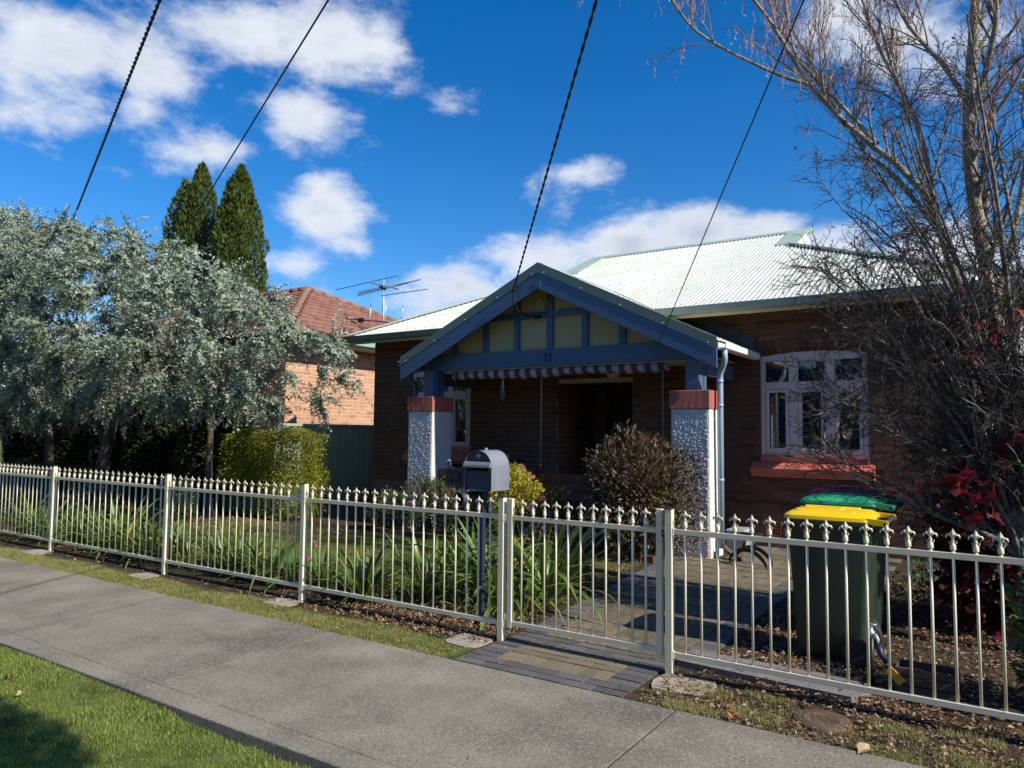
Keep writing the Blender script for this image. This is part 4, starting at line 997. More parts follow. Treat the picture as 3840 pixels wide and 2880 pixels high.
mb = MB(); mb.box(-3.30, -3.03, 10.45, WY-.04, -.02, .26, .012); tagit(obj('concrete_step', mb, M('greypaint', [(.24, .27, .28), (.34, .36, .36)], 6, .7, .3, 50, stain=((.16, .15, .13), 9, .55, .7))), 'pale grey painted concrete block against the wall behind the downpipe', 'step')
def stand():
    root = thing('metal_stand', 'low black metal stand with an arched foot beside the pale blue downpipe', 'stand', (-2.62, 9.3, 0))
    for dy in (0, .26):
        a, b = Vector((-2.90, 9.34+dy, .005)), Vector((-2.36, 9.05+dy, .005)); n = 14; V = []
        for i in range(n+1):
            t = i/n; p = a.lerp(b, t); h = .17*(1-(2*t-1)**2)**.8; w = .012
            for z in (h, h+.045+.015*abs(2*t-1)): V += [(p.x, p.y-w, z), (p.x, p.y+w, z)]
        F = []
        for i in range(n):
            q = 4*i; F += [(q, q+4, q+5, q+1), (q+2, q+3, q+7, q+6), (q, q+2, q+6, q+4), (q+1, q+5, q+7, q+3)]
        F += [(0, 1, 3, 2), (4*n, 4*n+2, 4*n+3, 4*n+1)]; mb = MB(); mb.add(V, F); obj('arched_foot', mb, MAT['blackmetal'], root)
    for x, y in ((-2.70, 9.27), (-2.56, 9.24)): mb = MB(); mb.tube([(x, y, .19), (x+.02, y+.06, .37)], .019, 10); obj('upright', mb, MAT['blackmetal'], root)
    mb = MB(); mb.tube([(-2.74, 9.34, .375), (-2.48, 9.29, .375)], .016, 10); obj('crossbar', mb, MAT['blackmetal'], root)
    mb = MB(); mb.tube([(-2.63, 9.195, .20), (-2.63, 9.455, .20)], .014, 8); obj('tie_bar', mb, MAT['blackmetal'], root)
stand()
mb = MB(); V = []; n = 8
for i in range(n+1):
    t = i/n; 
    for j in range(5): s = j/4-.5; V.append((-3.06+.28*t, 9.57+s*(.10+.10*t)-.04*t, .012+.13*(1-t)**2+.10*(s*s)*4*.5))
V2 = [(v[0], v[1], v[2]-.012) for v in V]; F = [(i*5+j, i*5+j+1, (i+1)*5+j+1, (i+1)*5+j) for i in range(n) for j in range(4)]; k = len(V)
F += [tuple(x+k for x in f[::-1]) for f in F]; F += [(i*5, (i+1)*5, (i+1)*5+k, i*5+k) for i in range(n)]+[(i*5+4, i*5+4+k, (i+1)*5+4+k, (i+1)*5+4) for i in range(n)]+[(j, j+k, j+1+k, j+1) for j in range(4)]+[(n*5+j, n*5+j+1, n*5+j+1+k, n*5+j+k) for j in range(4)]
mb.add(V+V2, F, smooth=True); tagit(obj('splash_tile', mb, MAT['rust']), 'curved brown splash tile under the pale blue downpipe', 'tile')

# ------------------------------------------------------------------ neighbour
def neighbour():
    nb = thing('neighbour_house', 'sunlit salmon brick house with terracotta tiled hip roof behind the silver tree', 'house', (-16, 13.5, 0))
    X1, X0, Y0, Y1, Z = -13.2, -24.0, 10.8, 18.4, 3.58
    w = wall_panel(Y0, Y1, -.1, Z, [], '+X', X1, .25, MAT['nmortar'], nb); L_ = []
    for (a, b, c, d) in brick_rows(Y0, Y1, .02, Z, [], seed=9, g=.016): L_.append((w, (X1-.009, (a+b)/2, (c+d)/2), (b-a, .03, d-c), (1, 0, 0), (c > 1.55 and a > 10.9 and b < 14.4)))
    w2 = wall_panel(X0, X1-.25, -.1, Z, [], '-Y', Y0, .25, MAT['nmortar'], nb)
    for (a, b, c, d) in brick_rows(X0, X1, .02, Z, [], seed=10): L_.append((w2, ((a+b)/2, Y0+.009, (c+d)/2), (b-a, .03, d-c), (0, -1, 0), False))
    mb = MB(); mb.box(X0, X1-.25, Y1-.25, Y1, -.1, Z); mb.box(X0, X0+.25, Y0+.25, Y1-.25, -.1, Z); obj('wall', mb, MAT['nmortar'], nb)
    lay(L_, 300, ('nbrick', 'nbrick_a'), 5)
    # roof: +X hip end and front slope carry modelled tiles
    ex, ey0, ey1, ez, k = -12.66, 10.3, 18.9, 3.70, .48; ry = 14.6; rx = ex-(ry-ey0); rz = ez+k*4.3
    core = MB(); xl = X0-.5
    def q(p): core.add(p, [tuple(range(len(p)))])
    dz = -.03
    q([(ex, ey0, ez+dz), (ex, ey1, ez+dz), (rx, ry, rz+dz)]); q([(xl, ey0, ez+dz), (ex, ey0, ez+dz), (rx, ry, rz+dz), (xl+4.3, ry, rz+dz)]); q([(ex, ey1, ez+dz), (xl, ey1, ez+dz), (xl+4.3, ry, rz+dz), (rx, ry, rz+dz)]); q([(xl, ey1, ez+dz), (xl, ey0, ez+dz), (xl+4.3, ry, rz+dz)])
    q([(xl+.01, ey0+.01, ez-.08), (ex-.01, ey0+.01, ez-.08), (ex-.01, ey1-.01, ez-.08), (xl+.01, ey1-.01, ez-.08)])
    rf = obj('roof', core, MAT['tile'], nb)
    c = 1/math.hypot(1, k); tw, tl = .30, .345
    n = 10; V = []
    for i in range(n+1):
        u = i/n; h = .018*max(0, math.sin(u*2*PI*1+.3))+.010*math.cos(u*2*PI*2)
        V += [((u-.5)*tw, -.02, h+.026), ((u-.5)*tw, tl, h), ((u-.5)*tw, -.02, h+.002)]
    F = [(3*i, 3*i+3, 3*i+4, 3*i+1) for i in range(n)]+[(3*i+2, 3*i+5, 3*i+3, 3*i) for i in range(n)]
    tm = MB(); tm.add(V, F, smooth=False); tme = tm.mesh('tile', MAT['tile']); TV = np.array(V); TF = np.array(F)
    slope_len = 4.3/c; rows = int(slope_len/tl); cand = []
    for r in range(rows):
        s = r*tl; dxy = s*c
        y = ey0+dxy+tw/2-.0
        while y < ey1-dxy: cand.append((y, s)); y += tw
    rot = Matrix(((0, -c, -(-k*c)*-1*-1, 0), (1, 0, 0, 0), (0, k*c, c, 0), (0, 0, 0, 1)))
    # local x -> +Y, local y -> up slope (-X, +Z), local z -> outward normal (+X, +Z)
    rot = Matrix(((0, -c, k*c, 0), (1, 0, 0, 0), (0, k*c, c, 0), (0, 0, 0, 1))); e = rot.to_euler()
    cnt = 0; rest = []
    for (y, s) in sorted(cand, key=lambda t: t[0] > 17):
        if cnt < 300: inst('tile', tme, rf, (ex-s*c, y, ez+s*k*c), (e.x+random.gauss(0, .004), e.y, e.z+random.gauss(0, .004))); cnt += 1
        else: rest.append((ex-s*c, y, ez+s*k*c))
    A = np.array(rot)[:3, :3]; vs = []; fs = []; m = 0
    for p in rest: vs.append(TV @ A.T+np.array(p)); fs.append(TF+m); m += len(TV)
    rotf = np.array([[1, 0, 0], [0, c, -k*c], [0, k*c, c]])
    for r in range(rows):
        s = r*tl; x = ex-s*c-tw/2
        while x > -22: vs.append(TV @ rotf.T+np.array((x, ey0+s*c, ez+s*k*c))); fs.append(TF+m); m += len(TV); x -= tw
    npobj('tiles', np.concatenate(vs), np.concatenate(fs), MAT['tile_a'], rf, rnd=np.repeat(RNG.random(len(vs)), len(TF)), kind='stuff')
    # ridge and hip tiles
    mb = MB(); mb.tube([(0, -.02, 0), (0, .20, .0), (0, .40, 0)], [.115, .108, .10], 10); rme = mb.mesh('ridge_tile', MAT['ridge_tile'])
    def run(p0, p1):
        p0, p1 = Vector(p0), Vector(p1); d = p1-p0; n = int(d.length/.38); qd = d.to_track_quat('Y', 'Z').to_euler()
        for i in range(n): inst('ridge_tile', rme, rf, p0+d*(i/n)+Vector((0, 0, -.02)), qd)
    run((ex, ey1, ez+.0), (rx, ry, rz)); run((ex, ey0, ez), (rx, ry, rz)); run((rx, ry, rz), (-20, ry, rz))
    mb = MB()
    for z, x in ((ez-.11, ex+.0),): mb.prism([(x, z), (x+.11, z+.01), (x+.125, z+.11), (x+.112, z+.115), (x+.10, z+.03), (x+.012, z+.02), (x+.012, z+.10), (x, z+.10)], ey0-.1, ey1+.1, 'xz')
    obj('gutter', mb, MAT['teal'], nb)
    mb = MB(); mb.box(ex-.045, ex-.002, ey0, ey1, ez-.17, ez-.02); obj('fascia', mb, MAT['creampaint'], nb)
    mb = MB(); mb.box(X1+.002, ex-.05, ey0+.1, ey1-.1, ez-.16, ez-.145); obj('soffit', mb, MAT['creampaint'], nb)
neighbour()
def antenna():
    k_ = 1.082; S_ = Matrix.Translation((0, 0, 1.6)) @ Matrix.Scale(k_, 4) @ Matrix.Translation((0, 0, -1.6))
    root = thing('tv_antenna', 'tall two-boom television antenna mast standing above the neighbour roof', 'antenna', (-12.15, 12.75, 3.7))
    y = 12.75; mb = MB(); mb.tube([(-12.13, y, 3.35), (-12.17, y, 5.20)], .021, 8); obj('mast', mb, MAT['galv'], root)
    # boom goes away from the camera to the left: elements are spread along a slanting boom
    bd = Vector((.80, -.25, 0)).normalized(); ed = Vector((.62, .78, 0)).normalized(); c = Vector((-12.16, y, 5.02))
    def at(px, pz, yy=y): return Vector((px, yy, pz))
    a, b = at(-12.86, 5.24, 12.95), at(-11.37, 4.83, 12.45); mb = MB(); mb.beam(a, b, .03, .035); obj('boom', mb, MAT['whitepaint'], root)
    for (p, q_) in (((-13.78, 5.11, 12.75), (-12.03, 5.34, 12.75+.35)), ((-12.0, 4.75, 12.5), (-10.8, 4.83, 12.75))):
        mb = MB(); mb.tube([p[:1]+(p[2], p[1]), q_[:1]+(q_[2], q_[1])], .009, 6); obj('element', mb, MAT['blackmetal'], root)
    for (p, q_) in (((-13.01, 4.87), (-11.06, 5.085)), ((-12.97, 4.935), (-11.42, 5.06))):
        for dz in (0, .035): mb = MB(); mb.tube([(p[0]+dz, 12.7, p[1]+dz), (q_[0]+dz, 12.8, q_[1]+dz*.7)], .008, 6); obj('element', mb, MAT['galv'] if dz else MAT['blackmetal'], root)
    mb = MB(); mb.beam((-12.22, 12.70, 5.02), (-12.05, 12.66, 4.94), .08, .05); obj('junction_box', mb, MAT['blackmetal'], root)
    r2 = thing('small_antenna', 'low dark toothed antenna boom clamped across the mast above the tiles', 'antenna', (-12.9, 12.75, 4.2))
    mb = MB(); mb.beam((-13.85, 12.72, 4.42), (-11.95, 12.72, 4.15), .02, .025); obj('boom', mb, MAT['blackmetal'], r2)
    for i in range(10): x = -13.8+.11*i; z = 4.42-.142*(x+13.85); mb = MB(); mb.tube([(x, 12.60, z), (x, 12.84, z+.02)], .006, 5); obj('director', mb, MAT['blackmetal'], r2)
    mb = MB(); mb.box(-12.92, -12.80, 12.66, 12.78, 4.22, 4.32, .01); obj('balun', mb, MAT['blackmetal'], r2)
    for (p, q_) in (((-12.60, 3.99), (-12.53, 4.63)), ((-12.12, 4.0), (-12.02, 4.66)), ((-11.55, 4.08), (-11.50, 4.55))):
        mb = MB(); mb.tube([(p[0], 12.72, p[1]), (q_[0], 12.72, q_[1])], .010, 6); obj('dipole', mb, MAT['galv'], r2)
    mb = MB(); mb.tube([(-12.86, 12.72, 4.22), (-12.80, 12.74, 4.0), (-12.78, 12.76, 3.6)], .006, 5); obj('lead', mb, MAT['blackmetal'], r2)
    for r in (root, r2):
        for ch in r.children: ch.data.transform(S_)
        r.location = S_ @ r.location
        for ch in r.children: ch.matrix_parent_inverse = Matrix.Translation(r.location).inverted()
antenna()
def colorbond():
    f = thing('boundary_fence', 'light green ribbed metal boundary fence between the two houses', 'fence', (-12.2, 9, 0))
    def sheet(x0, y0, x1, y1, z0, z1, mat, root):
        L_ = math.hypot(x1-x0, y1-y0); n = int(L_/.02); V = []
        nx, ny = (y1-y0)/L_, -(x1-x0)/L_
        for i in range(n+1):
            s = L_*i/n; ph = (s % .19)/.19; h = .016 if ph < .38 else (.016*(1-(ph-.38)/.12) if ph < .5 else (0 if ph < .88 else .016*(ph-.88)/.12))
            x, y = x0+(x1-x0)*i/n+nx*h, y0+(y1-y0)*i/n+ny*h; V += [(x, y, z0), (x, y, z1)]
        mb = MB(); mb.add(V, [(2*i, 2*i+2, 2*i+3, 2*i+1) for i in range(n)]); obj('sheet', mb, MAT[mat], root)
    ys = [9.75, 10.05, 12.6, 15.2]
    for i in range(3):
        sheet(-12.2, ys[i]+.03, -12.2, ys[i+1]-.03, .03, 1.68, 'fence_green', f)
        mb = MB(); mb.box(-12.23, -12.16, ys[i]-.03, ys[i]+.03, -.05, 1.74, .004); obj('post', mb, MAT['fence_green'], f)
        mb = MB(); mb.box(-12.22, -12.165, ys[i]+.031, ys[i+1]-.031, 1.68, 1.735, .003); obj('cap_rail', mb, MAT['fence_green'], f)
colorbond()

# ------------------------------------------------------------------ letterbox
def letterbox():
    cx, y0, w, d = -3.70, 5.06, .285, .27; zb = 1.105; zs_ = zb+.20; r = w/2
    root = thing('letterbox', 'dark blue-grey arched metal letterbox on a post with a number plate reading 32', 'letterbox', (cx-.02, 5.2, 0))
    mb = MB(); mb.box(cx-.085, cx-.040, 5.20, 5.245, -.03, zb-.012, .003); obj('post', mb, MAT['navy'], root)
    arc = [(cx+r*math.cos(a), zs_+r*.98*math.sin(a)) for a in np.linspace(0, PI, 25)]
    mb = MB(); prof = [(cx+r, zb)]+arc+[(cx-r, zb)]
    inner = [(cx+(x-cx)*.985, zb+.003+(z-zb)*.985) for x, z in prof]; V = []; n = len(prof)
    for y in (y0, y0+d): V += [(x, y, z) for x, z in prof]+[(x, y, z) for x, z in inner]
    F = []
    for i in range(n-1): F += [(i, i+1, 2*n+i+1, 2*n+i), (n+i+1, n+i, 3*n+i, 3*n+i+1), (i+1, i, n+i, n+i+1), (2*n+i, 2*n+i+1, 3*n+i+1, 3*n+i)]
    mb.add(V, F, smooth=False); mb.box(cx-r+.003, cx+r-.003, y0+.003, y0+d-.002, zb, zb+.004); sh = obj('shell', mb, MAT['mailbox'], root)
    mb = MB()
    for y in (y0+.05, y0+d-.03): 
        for i in range(n-1):
            a, b = prof[i], prof[i+1]; 
    # front plate with a slot opening
    yf = y0+.012; pf = [(cx+r*.975, zb+.004), (cx+r*.975, zb+.165), (cx-r*.975, zb+.165), (cx-r*.975, zb+.004)]
    mb = MB(); mb.prism(pf, yf, yf+.003, 'xz'); obj('front_plate', mb, MAT['mailfront'], root)
    up = [(cx+r*.975, zb+.203)]+[(cx+r*.975*math.cos(a), zs_+r*.955*math.sin(a)) for a in np.linspace(.03, PI-.03, 21)]+[(cx-r*.975, zb+.203)]
    mb = MB(); mb.prism(up, yf, yf+.003, 'xz'); obj('top_plate', mb, MAT['mailfront'], root)
    mb = MB(); mb.box(cx-r*.95, cx+r*.95, y0+d-.006, y0+d-.003, zb+.005, zb+.30); obj('back_plate', mb, MAT['mailfront'], root)
    # projecting hood over the slot
    pr = [(yf-.001, zb+.245), (yf-.022, zb+.237), (yf-.036, zb+.215), (yf-.038, zb+.196), (yf-.035, zb+.196), (yf-.033, zb+.214), (yf-.020, zb+.233), (yf-.001, zb+.240)]
    mb = MB(); mb.prism(pr, cx-r*.97, cx+r*.97, 'yz')
    for s in (-1, 1): mb.prism([(yf-.001, zb+.239), (yf-.020, zb+.232), (yf-.033, zb+.214), (yf-.034, zb+.197), (yf-.001, zb+.197)], cx+s*r*.955-.0015, cx+s*r*.955+.0015, 'yz')
    obj('hood', mb, MAT['mailbox'], root)
    mb = MB(); mb.prism([(cx+.092, zb+.166), (cx+.13, zb+.166), (cx+.105, zb+.196)], yf+.01, yf+.012, 'xz'); obj('yellow_notice', mb, MAT['yellowtag'], root)
    # raised fleur-de-lis
    mb = MB(); z = zb+.272
    mb.prism([(cx-.002, z), (cx-.006, z+.03), (cx, z+.052), (cx+.006, z+.03), (cx+.002, z)], yf-.006, yf-.0005, 'xz')
    for s in (-1, 1): mb.tube([(cx+s*.003, yf-.003, z+.008), (cx+s*.012, yf-.003, z+.026), (cx+s*.024, yf-.003, z+.026), (cx+s*.029, yf-.003, z+.012)], [.002, .0045, .004, .001], 6)
    mb.box(cx-.008, cx+.008, yf-.005, yf-.0005, z-.006, z-.001); obj('emblem', mb, MAT['silver'], root)
    # number plate on a scrolled bracket
    px, pz = -4.065, 1.20; yp = 5.215
    mb = MB(); mb.box(px-.105, px+.155, yp, yp+.006, pz-.07, pz+.07, .002); mb.box(px-.108, px+.158, yp-.003, yp+.0, pz-.073, pz-.066); mb.box(px-.108, px+.158, yp-.003, yp, pz+.066, pz+.073); mb.box(px-.108, px-.101, yp-.003, yp, pz-.0655, pz+.0655)
    for i in range(6): mb.lathe([(.003, -.004), (.012, -.003), (.012, .003), (.003, .004)], 10, Matrix.Translation((px-.075+.04*i, yp+.003, pz-.088)) @ Matrix.Rotation(PI/2, 4, 'X'))
    pl_ = obj('number_plate', mb, MAT['mailfront'], root); digits('32', (px-.005, yp-.005, pz), .165, 'blackmetal', pl_, 'digits', .004)
    mb = MB(); t = np.linspace(0, 1, 14); pts = [(px+.16-.22*a, yp+.003, pz+.125-.05*math.sin(a*PI*.9)*1-.02*a) for a in t]
    sp = [(px-.068+.022*math.cos(a)*(1-a/9), yp+.003, pz+.108+.022*math.sin(a)*(1-a/9)) for a in np.linspace(-PI/2, PI*1.2, 12)]
    mb.tube(pts+sp, [.009]*14+list(np.linspace(.009, .005, 12)), 8); obj('scroll', mb, MAT['navy'], root)
    mb = MB(); mb.tube([(px-.05, yp+.003, pz+.135), (px-.066, yp-.003, pz+.146), (px-.085, yp-.003, pz+.138), (px-.09, yp-.003, pz+.118)], [.003, .006, .007, .004], 6); obj('scroll_tip', mb, MAT['silver'], root)
    # tube for newspapers under the box
    cy = MB(); c = (cx-.145, zb-.075); ring = 20; V = []; F = []
    for y in (4.985, 5.30):
        for rr in (.058, .053):
            for i in range(ring): a = 2*PI*i/ring; V.append((c[0]+rr*math.cos(a), y, c[1]+rr*math.sin(a)))
    for i in range(ring):
        j = (i+1) % ring; F += [(i, j, 2*ring+j, 2*ring+i), (ring+i, 3*ring+i, 3*ring+j, ring+j), (i, ring+i, ring+j, j), (2*ring+i, 2*ring+j, 3*ring+j, 3*ring+i)]
    cy.add(V, F, smooth=True); cy.lathe([(.054, 0), (.054, .004)], ring, Matrix.Translation((c[0], 5.29, c[1])) @ Matrix.Rotation(PI/2, 4, 'X')); obj('paper_holder', cy, MAT['navy'], root)
    mb = MB(); mb.beam((cx-.12, 5.22, zb-.02), (cx-.0, 5.22, zb-.02), .03, .02); mb.tube([(cx-.04, 5.222, zb-.16), (cx+.03, 5.222, zb-.13), (cx+.07, 5.222, zb-.06), (cx+.05, 5.222, zb-.02)], .008, 8); obj('bracket', mb, MAT['navy'], root)
    mb = MB(); mb.lathe([(.006, 1.40), (.018, 1.402), (.022, 1.41), (.015, 1.42), (.02, 1.43), (.017, 1.45), (.006, 1.462)], 12, Matrix.Translation((cx-.115, 5.34, .0))); mb.tube([(cx-.115, 5.34, 1.1), (cx-.115, 5.34, 1.405)], .012, 8); obj('knob_finial', mb, MAT['mailbox'], root)
letterbox()

# ------------------------------------------------------------------ bins
def wheelie_bin(y, lid, label, dx=0., rz=0.):
    root = thing('wheelie_bin', label, 'bin', (-1.04+dx, y, 0), rz, 'wheeled rubbish bins standing in a row')
    L = lambda x0, x1, y0, y1, z: [(x0, y0, z), (x1, y0, z), (x1, y1, z), (x0, y1, z)]
    # body: rounded-rectangle loft, front (lid lip) at -x, wheels and handle at +x
    def ring(x0, x1, hw, z, r, n=5):
        out = []
        for (cx, cy, a0) in ((x1-r, -hw+r, -PI/2), (x1-r, hw-r, 0), (x0+r, hw-r, PI/2), (x0+r, -hw+r, PI)):
            for i in range(n): a = a0+PI/2*i/(n-1); out.append((cx+r*math.cos(a), cy+r*math.sin(a), z))
        return out
    secs = [(-.245, .16, .215, .04, .05), (-.255, .20, .225, .06, .05), (-.262, .215, .228, .26, .045), (-.29, .25, .255, .80, .045), (-.30, .262, .262, .93, .045), (-.302, .265, .265, .935, .045), (-.302, .265, .265, .965, .045), (-.325, .27, .285, .968, .05), (-.325, .27, .285, .99, .05)]
    V = []; 
    for s in secs: V += ring(s[0], s[1], s[2], s[3], s[4])
    m = 20; F = [(k*m+i, k*m+(i+1) % m, (k+1)*m+(i+1) % m, (k+1)*m+i) for k in range(len(secs)-1) for i in range(m)]; F += [tuple(range(m))[::-1], tuple((len(secs)-1)*m+i for i in range(m))]
    mb = MB(); mb.add(V, F, smooth=False); me_body = obj('body', mb, MAT['bin'], root, world=False)
    me_body.data.polygons.foreach_set('use_smooth', [True]*len(me_body.data.polygons)); 
    bv = me_body.modifiers.new('edge', 'EDGE_SPLIT'); bv.split_angle = R(38)
    mb = MB()
    for s in (-1, 1): mb.prism([(.20, .968), (.345, .985), (.355, 1.0), (.20, .99)], s*.20-.015, s*.20+.015, 'xz', Matrix.Identity(4))
    for s in (-1, 1): mb.prism([(.262, .955), (.262, .80), (.30, .88), (.33, .962)], s*.21-.006, s*.21+.006, 'xz')
    obj('handle_bracket', mb, MAT['bin'], root, world=False)
    mb = MB(); mb.tube([(.35, -.24, .995), (.35, .24, .995)], .017, 12)
    for yy in np.arange(-.225, .23, .03): mb.lathe([(.0185, 0), (.0185, .012)], 12, Matrix.Translation((.35, yy, .995)) @ Matrix.Rotation(PI/2, 4, 'X'))
    obj('handle', mb, MAT['rubber'], root, world=False)
    # lid
    secs = [(-.318, .262, .282, .992, .05), (-.322, .266, .287, 1.0, .05), (-.318, .262, .283, 1.022, .055), (-.285, .225, .255, 1.045, .06), (-.20, .14, .19, 1.052, .06)]
    V = []; 
    for s in secs: V += ring(s[0], s[1], s[2], s[3], s[4])
    F = [(k*m+i, k*m+(i+1) % m, (k+1)*m+(i+1) % m, (k+1)*m+i) for k in range(len(secs)-1) for i in range(m)]; F += [tuple(range(m))[::-1], tuple((len(secs)-1)*m+i for i in range(m))]
    mb = MB(); mb.add(V, F); mb.box(-.12, .05, -.12, .12, 1.050, 1.066, .008)
    for s in (-1, 1): mb.box(-.25, .15, s*.16-.03, s*.16+.03, 1.04, 1.062, .01)
    mb.box(-.335, -.30, -.09, .09, .995, 1.02, .006)
    for s in (-1, 1):
        q = [(.20, 1.03), (.36, 1.018), (.372, 1.005), (.372, .985), (.36, .975), (.345, .975), (.22, .995)]
        mb.prism(q, s*.262-.014, s*.262+.014, 'xz')
    ld = obj('lid', mb, MAT[lid], root, world=False); ld.data.polygons.foreach_set('use_smooth', [True]*len(ld.data.polygons)); e = ld.modifiers.new('edge', 'EDGE_SPLIT'); e.split_angle = R(32)
    mb = MB()
    for s in (-1, 1): mb.lathe([(.012, 0), (.012, .006), (.004, .009)], 12, Matrix.Translation((.352, s*.278, .995)) @ Matrix.Rotation(-s*PI/2, 4, 'X'))
    obj('hinge_pin', mb, MAT['rubber'], root, world=False)
    for s in (-1, 1):
        mb = MB(); W = Matrix.Translation((.165, s*.262, .10)) @ Matrix.Rotation(PI/2, 4, 'X')
        mb.lathe([(.075, -.024), (.092, -.024), (.099, -.016), (.100, -.006), (.1, .006), (.099, .016), (.092, .024), (.075, .024)], 28, W); wh = obj('wheel', mb, MAT['rubber'], root, world=False)
        mb = MB()
        for sg in (-1, 1): mb.lathe([(.018, sg*.012), (.018, sg*.026), (.012, sg*.028)], 14, W); mb.lathe([(.0755, sg*.010), (.0765, sg*.0255), (.070, sg*.0265), (.064, sg*.014)], 28, W)
        for kk in range(6):
            a = kk*PI/3; mb.obox(W @ Matrix.Rotation(a, 4, 'Z') @ Matrix.Translation((.042, 0, 0)), .028, .006, .010)
        obj('rim', mb, MAT['blackmetal'], wh, world=True)
    mb = MB(); mb.tube([(.165, -.235, .10), (.165, .235, .10)], .011, 10); obj('axle', mb, MAT['blackmetal'], root, world=False)
    return root
def fix_wheels():
    for o in list(bpy.data.objects):
        if o.name.startswith('rim') and o.parent and o.parent.name.startswith('wheel'): o.matrix_parent_inverse = Matrix.Identity(4)
wheelie_bin(5.93, 'lid_yellow', 'dark green wheeled bin with the yellow lid, nearest of the three', .0, .02)
wheelie_bin(6.60, 'lid_green', 'dark green wheeled bin with the bright green lid, between the yellow and red ones', -.02, -.03)
wheelie_bin(7.28, 'lid_red', 'dark green wheeled bin with the dark red lid, behind the other two', -.10, .03)
bpy.data.objects['wheelie_bin.001'].scale = (1, 1, 1.055); bpy.data.objects['wheelie_bin.002'].scale = (1, 1, 1.075)
fix_wheels()
def tap():
    x, y = -.74, 5.34; root = thing('garden_tap', 'black standpipe tap with a blue fitting and yellow tag beside the nearest bin', 'tap', (x, y, 0))
    mb = MB(); mb.tube([(x, y, -.02), (x, y, .30)], .016, 10); obj('standpipe', mb, MAT['blackmetal'], root)
    mb = MB(); mb.lathe([(.018, .30), (.022, .31), (.022, .34), (.012, .35), (.012, .375)], 10, Matrix.Translation((x, y, 0))); mb.tube([(x, y, .32), (x+.03, y-.03, .325), (x+.045, y-.045, .30), (x+.045, y-.045, .275)], .012, 8); mb.tube([(x-.032, y+.01, .385), (x+.032, y-.01, .385)], .006, 6); obj('tap_head', mb, MAT['galv'], root)
    mb = MB(); mb.tube([(x+.045, y-.045, .27), (x+.06, y-.05, .22), (x+.10, y-.05, .17)], .02, 10); obj('hose_fitting', mb, MAT['bluefit'], root)
    mb = MB(); mb.obox(Matrix.Translation((x+.14, y-.06, .10)) @ Matrix.Rotation(.75, 4, 'Y'), .055, .004, .026, .002); obj('tag', mb, MAT['yellowtag'], root)
tap()
def crate():
    x0, x1, y0, y1 = -.60, -.26, 5.28, 5.48; root = thing('timber_crate', 'small weathered timber crate among the leaves near the tap', 'crate', ((x0+x1)/2, 5.38, 0))
    for z in (.0, .055, .11):
        for yy in (y0, y1-.012): mb = MB(); mb.box(x0, x1, yy, yy+.012, z+.002, z+.048, .002); obj('slat', mb, MAT['oldwood'], root)
        for xx in (x0, x1-.012): mb = MB(); mb.box(xx, xx+.012, y0+.013, y1-.013, z+.002, z+.048, .002); obj('slat', mb, MAT['oldwood'], root)
    mb = MB(); mb.box(x0+.013, x1-.013, y0+.013, y1-.013, .0, .10); obj('soil_fill', mb, MAT['soil'], root)
crate()
def hatch():
    x, y = -.89, 4.54; root = thing('meter_cover', 'round rusty brown cast iron cover in the leafy verge', 'cover', (x, y, 0))
    T = Matrix.Translation((x, y, 0)); mb = MB(); mb.lathe([(.155, -.05), (.155, .000), (.150, .003), (.142, .003)], 32, T); obj('rim', mb, MAT['rust'], root)
    mb = MB(); mb.lathe([(.139, -.04), (.139, .004), (.130, .006), (.100, .004), (.097, .007), (.092, .004), (.01, .004)], 32, T); ld = obj('lid', mb, MAT['rust'], root)
    mb = MB(); rs = random.Random(3)
    for r_, n in ((-.022, 9), (.006, 11), (.034, 8)):
        for i in range(n): xx = x-(n-1)*.0075+i*.015; mb.box(xx-.004, xx+.004, y+r_-rs.uniform(.005, .008), y+r_+.007, .0035, .0075)
    obj('raised_ribs', mb, MAT['rust'], ld); ld.children[0]['kind'] = 'stuff'
hatch()
def edging():
    for k, (x0, x1, y, lab) in enumerate(((-8.4, -5.9, 8.62, 'row of dark edging bricks between the lawn and the flower bed'), (-4.35, -3.70, 8.70, 'short row of edging bricks before the brown bush'))):
        root = thing('garden_edging', lab, 'edging', ((x0+x1)/2, y, 0)); me = unit_block('brick_blk1', MAT['brick'], .02, 21, .01); x = x0
        while x < x1: inst('brick', me, root, (x+.115, y+.05+.03*math.sin(x*1.3), .025), (random.gauss(0, .03), random.gauss(0, .03), random.gauss(0, .05)), (.225, .105, .085)); x += .235
edging()

